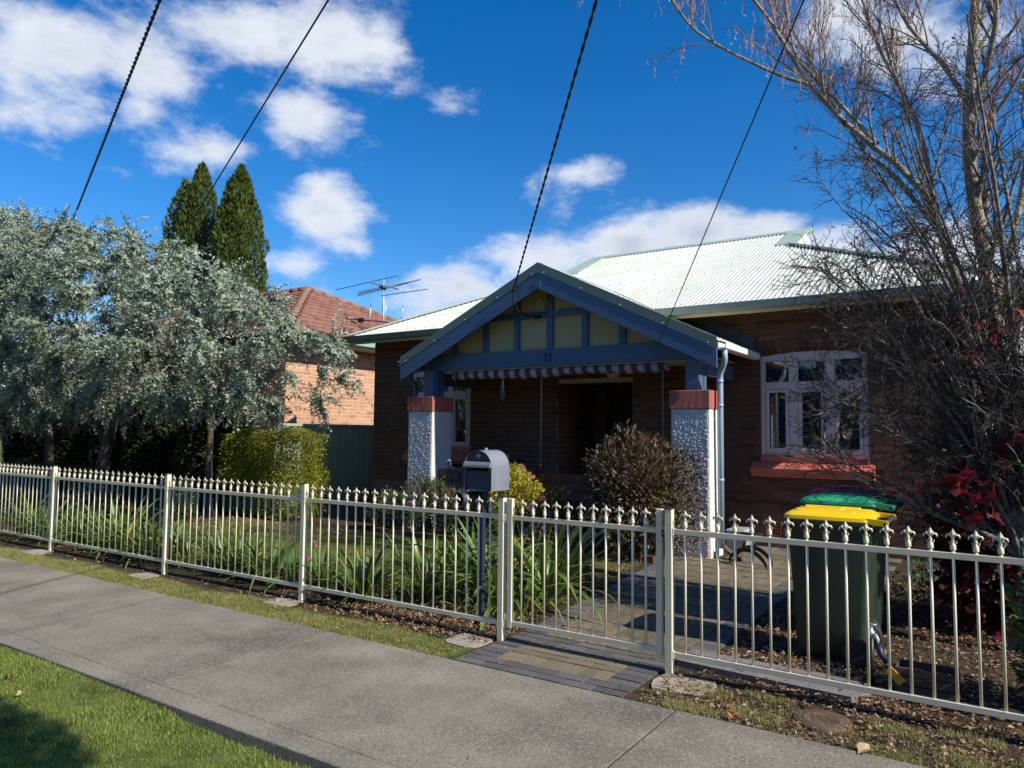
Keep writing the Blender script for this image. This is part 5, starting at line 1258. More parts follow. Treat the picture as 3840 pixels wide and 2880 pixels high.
# ------------------------------------------------------------------ foliage builders
def unit(v): return v/(np.linalg.norm(v, axis=-1, keepdims=True)+1e-9)
def leaves(P_, D, Nn, L, W, fold=.0, tip=.55):
    """rhombic leaves: base P_, direction D, normal Nn, length L, width W -> quads"""
    D = unit(D); S = unit(np.cross(D, Nn)); U = np.cross(S, D); L = np.asarray(L).reshape(-1, 1); W = np.asarray(W).reshape(-1, 1)
    a = P_; b = P_+D*L*.45+S*W*.5+U*L*fold; c = P_+D*L; d = P_+D*L*.45-S*W*.5+U*L*fold
    V = np.stack([a, b, c, d], 1).reshape(-1, 3); F = np.arange(len(V)).reshape(-1, 4); return V, F
def rdir(n, rng=RNG): return unit(rng.normal(size=(n, 3)))
def inpoly(x, z, poly):
    poly = np.array(poly); n = len(poly); c = np.zeros(len(x), bool); dmin = np.full(len(x), 1e9)
    for i in range(n):
        x0, z0 = poly[i]; x1, z1 = poly[(i+1) % n]
        k = ((z0 > z) != (z1 > z)) & (x < (x1-x0)*(z-z0)/(z1-z0+1e-12)+x0); c ^= k
        dx, dz = x1-x0, z1-z0; t = np.clip(((x-x0)*dx+(z-z0)*dz)/(dx*dx+dz*dz+1e-9), 0, 1); dmin = np.minimum(dmin, np.hypot(x-x0-t*dx, z-z0-t*dz))
    return c, dmin
def limb(pts, K=14):
    p = np.array(pts, float); d = np.concatenate([[0], np.cumsum(np.linalg.norm(np.diff(p, axis=0), axis=1))]); t = np.linspace(0, d[-1], K)
    q = np.stack([np.interp(t, d, p[:, i]) for i in range(3)], 1)
    q[1:-1] = q[1:-1]*.5+(q[:-2]+q[2:])*.25; return q
def spawn(PP, RR, n, ln, ang, K, up=0., tmin=.15, rfac=.5, wig=.12, grav=0., rng=RNG, rmin=.0012, taper=.35):
    """n children on every parent polyline"""
    N_, K0 = PP.shape[:2]; idx = np.repeat(np.arange(N_), n); t = rng.uniform(tmin, 1., len(idx))*(K0-1.001); k = t.astype(int); f = (t-k)[:, None]
    a, b = PP[idx, k], PP[idx, k+1]; p = a*(1-f)+b*f; tan = unit(b-a); r0 = RR[idx, k]*rfac
    perp = unit(np.cross(tan, rdir(len(idx), rng))); an = rng.uniform(*ang, len(idx))[:, None]
    d = unit(tan*np.cos(an)+perp*np.sin(an)+np.array([0, 0, up])); L = rng.uniform(*ln, len(idx)); L = L*(1-.45*(t/(K0-1)))
    C = np.empty((len(idx), K, 3)); C[:, 0] = p; st = (L/(K-1))[:, None]
    for i in range(1, K):
        d = unit(d+rng.normal(size=d.shape)*wig+np.array([0, 0, grav])); C[:, i] = C[:, i-1]+d*st
    rr = np.maximum(r0[:, None]*np.linspace(1, taper, K)[None], rmin); return C, rr

# ------------------------------------------------------------------ silver wattle on the left
def acacia():
    poly = [(-26.17, 8.2), (-20.81, 7.2), (-19.8, 7.1), (-18.62, 6.3), (-17.34, 5.95), (-16.43, 6.05), (-14.92, 5.9), (-14.02, 5.7), (-13.62, 5.4), (-12.38, 5.05), (-12.19, 4.7), (-11.08, 4.35), (-10.35, 4.15), (-9.65, 3.8), (-9.0, 3.65), (-8.75, 3.35), (-8.65, 3.0), (-8.4, 2.7), (-8.75, 2.45), (-8.95, 2.1), (-9.6, 1.9), (-10.4, 1.75), (-11.3, 1.6), (-12.01, 1.7), (-13.36, 1.75), (-14.49, 1.85), (-15.48, 1.6), (-17.52, 1.7), (-20.13, 1.55), (-25.1, 1.6)]
    root = thing('silver_wattle', 'broad silver-grey wattle tree with drooping feathery sprays behind the fence at left', 'tree', (-15.4, 8.0, 0))
    rng = np.random.default_rng(21); n = 11500
    gxx, gzz, lay_ = np.meshgrid(np.arange(-24.2, -8.6, .60), np.arange(1.8, 7.5, .52), [0, 1, 2], indexing='ij'); M_ = gxx.size
    cx = gxx.ravel()+rng.uniform(-.26, .26, M_); cz = gzz.ravel()+rng.uniform(-.24, .24, M_); ly = lay_.ravel(); ok, dm = inpoly(cx, cz, poly); ok &= (dm > .26) & ((ly == 0) | (rng.random(M_) < .7)); cx, cz, dm, ly = cx[ok], cz[ok], dm[ok], ly[ok]; M_ = len(cx)
    half = 1.9*np.sqrt(np.clip(dm/1.7, 0, 1)); uu = np.choose(ly, [-1+.2*np.abs(rng.normal(size=M_)), rng.uniform(-.5, .3, M_), rng.uniform(.3, 1, M_)]); cy = 8.0+uu*half*rng.uniform(.7, 1.3, M_); Cc = np.stack([cx, cy, cz], 1)
    gx = np.clip(cx, -21, -11.2); go = unit(np.stack([cx-gx, (cy-8.0)*.8-.15, (cz-3.7)*.8], 1)); n = 11200; pr_ = np.where(ly == 0, 1.5, .8); ci = rng.choice(M_, n, p=pr_/pr_.sum())
    d = unit(go[ci]*.75+rdir(n, rng)+np.array([.12, -.12, .16])); x, y, z = (Cc[ci]+d*rng.uniform(.02, .16, (n, 1))).T; u = uu[ci]; ctone = rng.random(M_)[ci]
    L = rng.uniform(.35, .85, n)*np.where(rng.random(n) < .08, 1.35, 1); K = 9; C = np.empty((n, K, 3)); C[:, 0] = np.stack([x, y, z], 1)-d*(L*.35)[:, None]; st = (L/(K-1))[:, None]; dd = d.copy()
    for i in range(1, K):
        dd = unit(dd+np.array([0, 0, -.15])+rng.normal(size=dd.shape)*.07); C[:, i] = C[:, i-1]+dd*st
    V, F = tubes_np(C[:n:3, ::2], np.linspace(.004, .0015, 5)[None].repeat(len(C[:n:3]), 0), 3); npobj('twigs', V, F, MAT['bark_acacia'], root, kind='stuff')
    # bipinnate leaves either side of each spray
    m = 38; t = np.linspace(.03, .995, m)*(K-1.001); k = t.astype(int); f = (t-k)[None, :, None]; P0 = C[:, k]*(1-f)+C[:, k+1]*f; T = unit(C[:, k+1]-C[:, k])
    side = np.where(np.arange(m) % 2 == 0, 1., -1.)[None, :, None]; rp = unit(np.cross(T, rdir(n, rng)[:, None, :]))
    spin = rng.uniform(0, 6.28, (n, m, 1)); S2 = np.cross(T, rp); S = rp*np.cos(spin)+S2*np.sin(spin)
    D = unit(T*.5+S*1.0+rng.normal(size=S.shape)*.12); Nn = unit(np.cross(D, np.cross(T, S))+rng.normal(size=S.shape)*.35)
    ll = rng.uniform(.06, .105, (n, m))*(1-.45*np.abs(np.linspace(-.2, 1, m))[None]**3); V, F = leaves(P0.reshape(-1, 3), D.reshape(-1, 3), Nn.reshape(-1, 3), ll.reshape(-1), .026+.014*rng.random(n*m), .04)
    tone = np.clip(np.repeat(rng.random(n)*.45+ctone*.3, m)+rng.random(n*m)*.25, 0, .999)
    npobj('foliage', V, F, MAT['acacia'], root, rnd=tone, kind='stuff')
    # trunks and limbs
    L_ = [limb([(-15.4, 8.0, -.1), (-15.35, 8.0, .8), (-15.2, 8.05, 1.6), (-15.0, 8.1, 2.4), (-14.6, 8.0, 3.4), (-14.3, 8.0, 4.6)]), limb([(-15.2, 8.05, 1.3), (-14.7, 7.8, 1.75), (-14.1, 7.7, 2.0), (-13.2, 7.7, 2.5), (-12.2, 7.8, 3.0), (-10.8, 7.9, 3.3)]),
          limb([(-15.3, 8.05, 1.2), (-15.9, 8.0, 2.0), (-17, 8.1, 3.2), (-18, 8.1, 4.5)]), limb([(-12.4, 8.5, -.1), (-12.45, 8.45, 1.0), (-12.3, 8.4, 2.0), (-12.0, 8.3, 3.0), (-11.6, 8.2, 3.8)]),
          limb([(-15.1, 8.1, 1.9), (-14.3, 8.5, 2.8), (-13.2, 8.7, 3.8), (-12.8, 8.5, 4.5)]), limb([(-18.4, 8.4, -.1), (-18.3, 8.3, 1.4), (-18.8, 8.2, 3), (-19.5, 8.2, 4.5)])]
    R0 = [.13, .075, .08, .075, .07, .11]
    V, F = tubes_np(np.array(L_[:1]), np.array([np.linspace(.14, .05, 14)]), 12); npobj('trunk', V, F, MAT['bark_acacia'], root, smooth=True)
    V, F = tubes_np(np.array(L_[1:]), np.array([np.linspace(r, r*.35, 14) for r in R0[1:]]), 10); npobj('limbs', V, F, MAT['bark_acacia'], root, smooth=True, kind='stuff')
    C, rr = spawn(np.array(L_), np.array([np.linspace(r, r*.35, 14) for r in R0]), 14, (.9, 2.0), (.4, 1.0), 8, .15, .35, .5, .16); V, F = tubes_np(C, rr, 6); npobj('branches', V, F, MAT['bark_acacia'], root, kind='stuff')
acacia()

def cloud_shrub(name, label, cat, centre, rad, nleaf, lsize, lw, mat, seed, stems=0, boxy=False, lump=.14, z0=0., up=.25, shell=.55, group=None, stem_mat='bark_dark', front=.0):
    rng = np.random.default_rng(seed); root = thing(name, label, cat, (centre[0], centre[1], 0), 0, group); c = np.array(centre); r = np.array(rad)
    d = rdir(nleaf, rng)
    if front: d[:, 1] = np.where(rng.random(nleaf) < front, -np.abs(d[:, 1]), d[:, 1])
    if boxy: d = d/np.max(np.abs(d)**1.0, axis=1, keepdims=True)*.55+d*.45
    bump = 1+lump*(np.sin(d[:, 0]*5+seed)+np.sin(d[:, 2]*7+1.3*seed)+np.sin(d[:, 1]*6+d[:, 0]*4+seed*2))*.6
    rr = np.where(rng.random(nleaf) < shell, 1-.16*np.abs(rng.normal(size=nleaf)), rng.random(nleaf)**.5)
    P_ = c+d*r*(bump*np.clip(rr, .05, 1.08))[:, None]; ok = P_[:, 2] > z0+.03; P_, d = P_[ok], d[ok]; n = len(P_)
    dirs = unit(d*.8+rdir(n, rng)*.8+np.array([0, 0, up])); Nn = unit(d+rdir(n, rng)*.7+np.array([0, 0, .4])); ls = lsize*rng.uniform(.6, 1.25, n)
    V, F = leaves(P_, dirs, Nn, ls, ls*lw, .06); cl = np.sin(P_[:, 0]*9+seed)+np.sin(P_[:, 2]*11)+np.sin(P_[:, 1]*8); npobj('foliage', V, F, MAT[mat], root, rnd=np.clip(rng.random(n)*.7+.15+.07*cl, 0, .999), kind='stuff')
    if stems:
        a = rng.uniform(0, 6.28, stems); b = rng.uniform(0, .9, stems); tgt = c+np.stack([np.cos(a)*b*r[0], np.sin(a)*b*r[1], r[2]*np.sqrt(1-b*b)*rng.uniform(.6, .98, stems)], 1)
        base = np.stack([c[0]+rng.normal(size=stems)*.12*r[0], c[1]+rng.normal(size=stems)*.12*r[1], np.full(stems, -.03)], 1); t = np.linspace(0, 1, 8)[None, :, None]
        P3 = base[:, None]*(1-t)+tgt[:, None]*t+np.array([0, 0, .12])*np.sin(t*PI)+rng.normal(size=(stems, 8, 3))*.012
        V, F = tubes_np(P3, np.linspace(.009, .003, 8)[None].repeat(stems, 0)*(1+r[2]*.4), 5); npobj('stems', V, F, MAT[stem_mat], root, kind='stuff')
        C, r2 = spawn(P3, np.full((stems, 8), .005), 7, (.12, .35), (.3, .9), 5, .2, .35, .6, .1); V, F = tubes_np(C, r2, 3); npobj('twigs', V, F, MAT[stem_mat], root, kind='stuff')
    return root

# conifers far behind
def conifer(x, y, h, r, seed, label, peaks):
    rng = np.random.default_rng(seed); root = thing('conifer', label, 'tree', (x, y, 0), 0, 'clipped conifers behind the wattle')
    n = 26000; 
    Pz = []
    for (px, ph, pr, share) in peaks:
        m = int(n*share); u = rng.random(m); z = ph*(1-(1-u)*.72); s = (ph-z)/ph; rad = 1.12*pr*np.clip((1-(1-np.clip(s/.42, 0, 1))**1.9), .03, 1)**.8
        a = rng.uniform(0, 6.28, m); lump = 1+.10*np.sin(a*5+z*2.1+seed)+.08*np.sin(a*9-z*4)+.07*np.sin(z*6+a*2)
        k = np.where(rng.random(m) < .7, 1-.12*rng.random(m), rng.uniform(.4, .9, m)); Pz.append(np.stack([x+px+np.cos(a)*rad*lump*k, y+np.sin(a)*rad*lump*k, z], 1))
    P_ = np.concatenate(Pz); c = np.array([x, y, 0]); o = P_-c; o[:, 2] = 0; o = unit(o); n = len(P_)
    D = unit(o*.5+np.array([0, 0, 1.])+rng.normal(size=(n, 3))*.35); ls = rng.uniform(.09, .22, n); V, F = leaves(P_, D, unit(o+rng.normal(size=(n, 3))*.8), ls, ls*.38, .05)
    cl = np.sin(P_[:, 0]*6)+np.sin(P_[:, 2]*5+P_[:, 1]*4); npobj('foliage', V, F, MAT['cypress'], root, rnd=np.clip(rng.random(n)*.6+.2+.1*cl, 0, .999), kind='stuff')
    mb = MB(); mb.tube([(x, y, -.1), (x, y, h*.5), (x, y, h*.9)], [.28, .16, .03], 8); obj('trunk', mb, MAT['bark_acacia'], root)
conifer(-25.6, 16.3, 11.5, 1.25, 3, 'dark green twin-peaked conifer, the left and broader of the two', [(.50, 11.6, .85, .42), (-.45, 11.15, .90, .40), (.1, 10.3, 1.15, .18)])
conifer(-22.9, 16.3, 11.0, 1.0, 4, 'dark green pointed conifer, the right and slimmer of the two', [(.18, 11.05, .88, .75), (-.35, 10.0, .72, .25)])
# hedges
cloud_shrub('hedge', 'clipped yellow-green hedge glowing in the sun beside the green fence', 'hedge', (-11.38, 9.15, .78), (1.22, .58, .86), 48000, .034, .6, 'hedge', 31, stems=26, boxy=True, lump=.05, shell=.8, stem_mat='bark_acacia', front=.35)
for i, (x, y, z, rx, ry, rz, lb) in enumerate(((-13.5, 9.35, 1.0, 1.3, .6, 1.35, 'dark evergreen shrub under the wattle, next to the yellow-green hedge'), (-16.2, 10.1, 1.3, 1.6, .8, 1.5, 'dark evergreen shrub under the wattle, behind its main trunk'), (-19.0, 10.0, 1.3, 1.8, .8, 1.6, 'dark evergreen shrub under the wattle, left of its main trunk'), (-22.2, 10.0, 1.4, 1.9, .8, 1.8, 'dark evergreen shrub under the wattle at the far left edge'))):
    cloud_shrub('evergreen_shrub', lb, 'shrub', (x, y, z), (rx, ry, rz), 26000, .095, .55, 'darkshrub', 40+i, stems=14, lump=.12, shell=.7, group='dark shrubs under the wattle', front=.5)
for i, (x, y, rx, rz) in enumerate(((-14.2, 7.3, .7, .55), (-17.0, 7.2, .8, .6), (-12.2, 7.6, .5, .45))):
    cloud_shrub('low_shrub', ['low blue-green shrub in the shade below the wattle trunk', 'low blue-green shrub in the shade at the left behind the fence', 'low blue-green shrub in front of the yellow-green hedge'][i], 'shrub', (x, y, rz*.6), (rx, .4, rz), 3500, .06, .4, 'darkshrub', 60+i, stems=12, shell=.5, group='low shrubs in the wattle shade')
# bed in front of the porch
cloud_shrub('brown_bush', 'purple-brown leafy bush in front of the right stucco pillar', 'bush', (-4.02, 8.98, .78), (.80, .62, .90), 6800, .085, .42, 'purple', 71, stems=80, lump=.2, shell=.35, stem_mat='twig', up=.35)
cloud_shrub('yellow_bush', 'bright yellow-leaved bush behind the letterbox', 'bush', (-5.95, 9.05, .62), (.42, .35, .50), 4200, .055, .4, 'yellowleaf', 72, stems=20, lump=.14, shell=.6, stem_mat='twig')
for i, (x, y, rx, rz, lb) in enumerate(((-7.55, 9.0, .42, .50, 'green flowering bush at the foot of the left stucco pillar'), (-6.85, 9.0, .45, .44, 'green bush between the left pillar and the yellow bush'), (-5.3, 9.05, .42, .42, 'green bush with pink flowers to the right of the yellow bush'), (-8.35, 9.0, .35, .32, 'small green bush at the left end of the flower bed'))):
    cloud_shrub('flowering_bush', lb, 'bush', (x, y, rz*.85), (rx, .34, rz), 3000, .055, .42, 'bedgreen', 80+i, stems=20, lump=.18, shell=.5, group='low bushes in the bed before the porch', stem_mat='twig')
def flowers():
    rng = np.random.default_rng(5); spots = [(-5.62, 8.75, 1.12), (-5.5, 8.8, .98), (-5.25, 8.7, .70), (-5.15, 8.72, .5), (-5.45, 8.68, .55), (-6.0, 8.7, 1.1), (-7.62, 8.66, .50), (-7.6, 8.66, .40), (-5.05, 8.72, .62), (-4.9, 8.8, .8), (-6.5, 8.7, .75)]
    spots += [(-5.60, 4.98, .50), (-5.68, 4.96, .35)]
    for i, p in enumerate(spots):
        lab = ['uppermost', 'second highest', 'fifth highest', 'lowest right', 'low middle', 'letterbox-side', 'upper left', 'lower left', 'mid right', 'rightmost', 'shaded left-middle'][min(i, 10)]+' small pink flower head in the bed before the porch' if i < 11 else ('upper pink flower head beside the third fence post' if i == 11 else 'lower pink flower head beside the third fence post')
        root = thing('pink_flower', lab, 'flower', (p[0], p[1], 0), 0, 'pink flower heads on thin stems')
        n = 46; d = rdir(n, rng); P_ = np.array(p)+d*.02; V, F = leaves(P_, d, rdir(n, rng), np.full(n, .022), np.full(n, .017)); npobj('petals', V, F, MAT['pinkflower'], root, rnd=rng.random(n), kind='stuff')
        mb = MB(); mb.tube([(p[0]+rng.uniform(-.05, .05), p[1]+.03, max(0, p[2]-.45)), (p[0]+.01, p[1], p[2]-.2), p], .0028, 5); obj('stem', mb, MAT['strap'], root)
flowers()
# low red-brown ground foliage between the clumps and the path
cloud_shrub('reddish_shrub', 'low reddish-green shrub at the bend of the garden path', 'shrub', (-3.95, 6.7, .25), (.42, .5, .42), 3600, .05, .4, 'purple', 90, stems=16, shell=.5, stem_mat='twig')
cloud_shrub('red_hydrangea', 'dark red-leaved shrub below the bare branches right of the bins', 'shrub', (.05, 7.6, .62), (.62, .5, .72), 1500, .15, .62, 'redleaf', 91, stems=22, shell=.5, stem_mat='twig', lump=.2)
cloud_shrub('corner_shrub', 'green leafy shrub cut by the right edge behind the fence', 'shrub', (.42, 5.5, .45), (.42, .35, .6), 1100, .10, .5, 'bedgreen', 92, stems=26, shell=.5)
cloud_shrub('low_ground_shrub', 'low dark green foliage on the leafy soil behind the bins', 'shrub', (-.25, 8.3, .14), (.7, .5, .26), 2600, .05, .5, 'bedgreen', 93, stems=10, shell=.4)

# ------------------------------------------------------------------ strap-leaved clumps, each leaf its own part
def strap_meshes():
    out = []
    for k, (curl, w) in enumerate(((.9, .030), (1.5, .028), (.5, .026), (2.1, .030))):
        n = 7; V = []; ang = R(82); x = z = 0; st = 1/n
        for i in range(n+1):
            t = i/n; ww = w*1.55*(math.sin(min(1, t*3+.35)*PI/2))*(1-max(0, t-.62)/.38)**.8+.001
            V += [(x, -ww/2, z+.18*ww), (x, 0, z-.12*ww), (x, ww/2, z+.18*ww)]; ang -= curl*st*(.4+1.2*t); x += math.cos(ang)*st; z += math.sin(ang)*st
        F = [(3*i+j, 3*i+3+j, 3*i+4+j, 3*i+1+j) for i in range(n) for j in (0, 1)]; mb = MB(); mb.add(V, F, smooth=True); out.append(mb.mesh('strap_leaf', MAT['strap']))
    y = out[0].copy(); y.materials[0] = MAT['strap_yellow']; return out, y
SM, SY = strap_meshes()
def clump(x, y, h, n, label, group, spread=1., seed=0):
    rs = random.Random(seed); root = thing('strap_leaf_clump', label, 'plant', (x, y, 0), 0, group)
    for i in range(int(n*1.45)):
        me = SY if rs.random() < .03 else rs.choice(SM); a = rs.uniform(0, 2*PI); L = h*rs.uniform(.65, 1.2)/.75; b = rs.uniform(0, .09)*spread
        tilt = rs.uniform(-.08, .62)*(1 if rs.random() < .8 else 1.5)
        inst('leaf', me, root, (x+math.cos(a)*b, y+math.sin(a)*b, -.01), (rs.uniform(-.25, .25), tilt, a), (L, L*rs.uniform(.8, 1.2), L))
rs = random.Random(12)
gA = 'tall strap-leaved clumps around the letterbox post'
for i, (x, y, h, n, lb) in enumerate(((-4.62, 5.55, .50, 34, 'green strap-leaved clump left of the letterbox post'), (-4.25, 5.85, .66, 38, 'green strap-leaved clump just behind the letterbox post'), (-3.85, 5.62, .62, 40, 'green strap-leaved clump between the letterbox post and the left gate post'),
        (-3.66, 6.10, .74, 40, 'tallest strap-leaved clump, seen through the left end of the gate'), (-4.15, 6.45, .70, 34, 'green strap-leaved clump behind the letterbox, farthest from the fence'), (-3.55, 5.60, .42, 22, 'green strap-leaved clump right behind the left gate post'), (-3.9, 5.25, .26, 14, 'small low strap-leaved clump at the foot of the letterbox post'))):
    clump(x, y, h, n, lb, gA, 1.6, 100+i)
sec = [('behind the fence panel just left of the letterbox', -5.35, -4.85), ('behind the second fence panel left of the gate', -7.6, -5.7), ('behind the third fence panel left of the gate', -10.2, -7.9), ('behind the leftmost fence panel', -12.3, -10.6)]
k = 0
for (lab, a, b) in sec:
    m = max(2, int((b-a)/.30))
    for i in range(m):
        ORD = ['first', 'second', 'third', 'fourth', 'fifth', 'sixth', 'seventh', 'eighth', 'ninth', 'tenth', 'eleventh', 'twelfth']
        x = a+(b-a)*(i+.5)/m+rs.uniform(-.06, .06); clump(x, 5.16+rs.uniform(-.05, .22), rs.uniform(.36, .50)+(.06 if x < -8 else 0), 42 if x > -8 else 36, ORD[i]+' strap-leaved clump from the left '+lab, 'strap-leaved clumps in the row '+lab, 1.3, 200+k); k += 1

# ------------------------------------------------------------------ bare trees at the right
def bare_maple():
    Y = 7.6; T = {'trunk': [(0.12, -.1), (0.10, .5), (0.06, 0.9), (0.07, 1.92), (-0.03, 2.72), (-0.13, 3.57), (-0.2, 4.01), (-0.15, 4.76), (-0.08, 5.51), (-0.05, 6.0), (0, 7.0)],
    'l1': [(0.01, 1.92), (-0.16, 2.51), (-0.3, 3.01), (-0.42, 3.45), (-0.5, 3.82), (-1.19, 4.57), (-1.45, 4.95), (-1.62, 5.3), (-1.83, 5.79), (-2.12, 6.18), (-2.5, 6.8)], 'l2': [(-1.45, 4.95), (-1.65, 5.01), (-2.16, 5.36), (-2.44, 5.58), (-2.68, 6.03), (-2.77, 6.4), (-2.79, 6.75)],
    'l3': [(-0.46, 3.73), (-0.55, 4.43), (-0.71, 4.91), (-0.92, 5.46), (-1.01, 5.82), (-1.15, 6.4)], 'l4': [(-0.16, 4.57), (-0.35, 5.04), (-0.55, 5.4), (-0.7, 5.72), (-0.85, 6.3)], 'l5': [(-0.17, 4.43), (-0.02, 4.81), (0.07, 5.22), (0.05, 5.47), (0.10, 6.1)],
    'l6': [(-0.89, 4.31), (-1.23, 4.81), (-1.6, 5.31), (-1.65, 5.69), (-1.72, 6.3)], 'l7': [(-0.03, 2.72), (0.13, 3.3), (0.24, 3.98), (0.36, 4.89), (.5, 6)], 'l8': [(-0.42, 3.45), (-0.82, 4.14), (-1.03, 4.34), (-1.37, 5.03), (-1.57, 5.5), (-1.85, 6.2)]}
    rad = {'trunk': (.078, .034), 'l1': (.042, .010), 'l2': (.018, .006), 'l3': (.028, .011), 'l4': (.028, .010), 'l5': (.032, .012), 'l6': (.022, .008), 'l7': (.03, .012), 'l8': (.026, .008)}
    root = thing('bare_maple', 'tall pale-barked leafless maple with hanging seed clusters at the right', 'tree', (.12, Y, 0)); rng = np.random.default_rng(8)
    dy = {'trunk': 0, 'l1': -.5, 'l2': -.9, 'l3': .4, 'l4': .5, 'l5': -.4, 'l6': -.1, 'l7': .5, 'l8': .5}; y0 = {'l2': -.35, 'l6': -.15}
    LB, RB = [], []
    for kx, pts in T.items():
        n = len(pts); p3 = [(a, Y+y0.get(kx, 0)+dy[kx]*(i/(n-1)), b) for i, (a, b) in enumerate(pts)]; LB.append(limb(p3, 18)); RB.append(np.linspace(*rad[kx], 18))
    for i, kx in enumerate(T):
        V, F = tubes_np(LB[i][None], RB[i][None], 12); npobj('trunk' if kx == 'trunk' else 'limb', V, F, MAT['bark'], root, smooth=True)
    LB, RB = np.array(LB), np.array(RB)
    c1, r1 = spawn(LB, RB, 20, (.6, 1.5), (.35, .85), 9, .28, .3, .45, .10, rng=rng, rmin=.003); c2, r2 = spawn(c1, r1, 6, (.2, .6), (.3, .8), 6, .15, .15, .5, .12, rng=rng, rmin=.0018); c3, r3 = spawn(c2, r2, 3, (.06, .22), (.3, .9), 4, .1, .2, .6, .12, rng=rng, rmin=.0014)
    for nm, c, r_, n in (('branches', c1, r1, 6), ('twigs', c2, r2, 4), ('fine_twigs', c3, r3, 3)):
        V, F = tubes_np(c, r_, n); npobj(nm, V, F, MAT['bark' if nm == 'branches' else 'twig_brown'], root, smooth=True, kind='stuff')
    # hanging seed stalks and winged seeds in the upper crown
    tip = c2[:, -1]; tip = np.concatenate([tip, c1[:, 5], c2[:, 2]]); tip = tip[tip[:, 2] > 4.3]; tip = tip[rng.random(len(tip)) < .75]; n = len(tip)
    rep_ = 2; P0 = np.repeat(tip, rep_, 0); n = len(P0); L = rng.uniform(.05, .17, n); C = np.empty((n, 4, 3)); C[:, 0] = P0; dr = rng.normal(size=(n, 3))*.25
    for i in range(1, 4): C[:, i] = C[:, i-1]+unit(dr+np.array([0, 0, -1.]))*(L/3)[:, None]; dr = rng.normal(size=(n, 3))*.25
    V, F = tubes_np(C, np.full((n, 4), .0019), 3); npobj('seed_stalks', V, F, MAT['seed'], root, rnd=None, kind='stuff')
    m = rng.random(n) < .16; e = C[m, -1]; q = len(e); V, F = leaves(np.repeat(e, 2, 0), unit(rng.normal(size=(2*q, 3))*.6+np.array([0, 0, -1])), rdir(2*q, rng), np.full(2*q, .035), np.full(2*q, .012)); npobj('winged_seeds', V, F, MAT['samara'], root, kind='stuff')
    # dense bunch at the tip of the long left limb
    c = LB[2][-5]; q = 130; P_ = c+rng.normal(size=(q, 3))*np.array([.035, .035, .07]); V, F = leaves(P_, rdir(q, rng), rdir(q, rng), np.full(q, .04), np.full(q, .014)); npobj('seed_bunch', V, F, MAT['samara'], root, kind='stuff')
bare_maple()
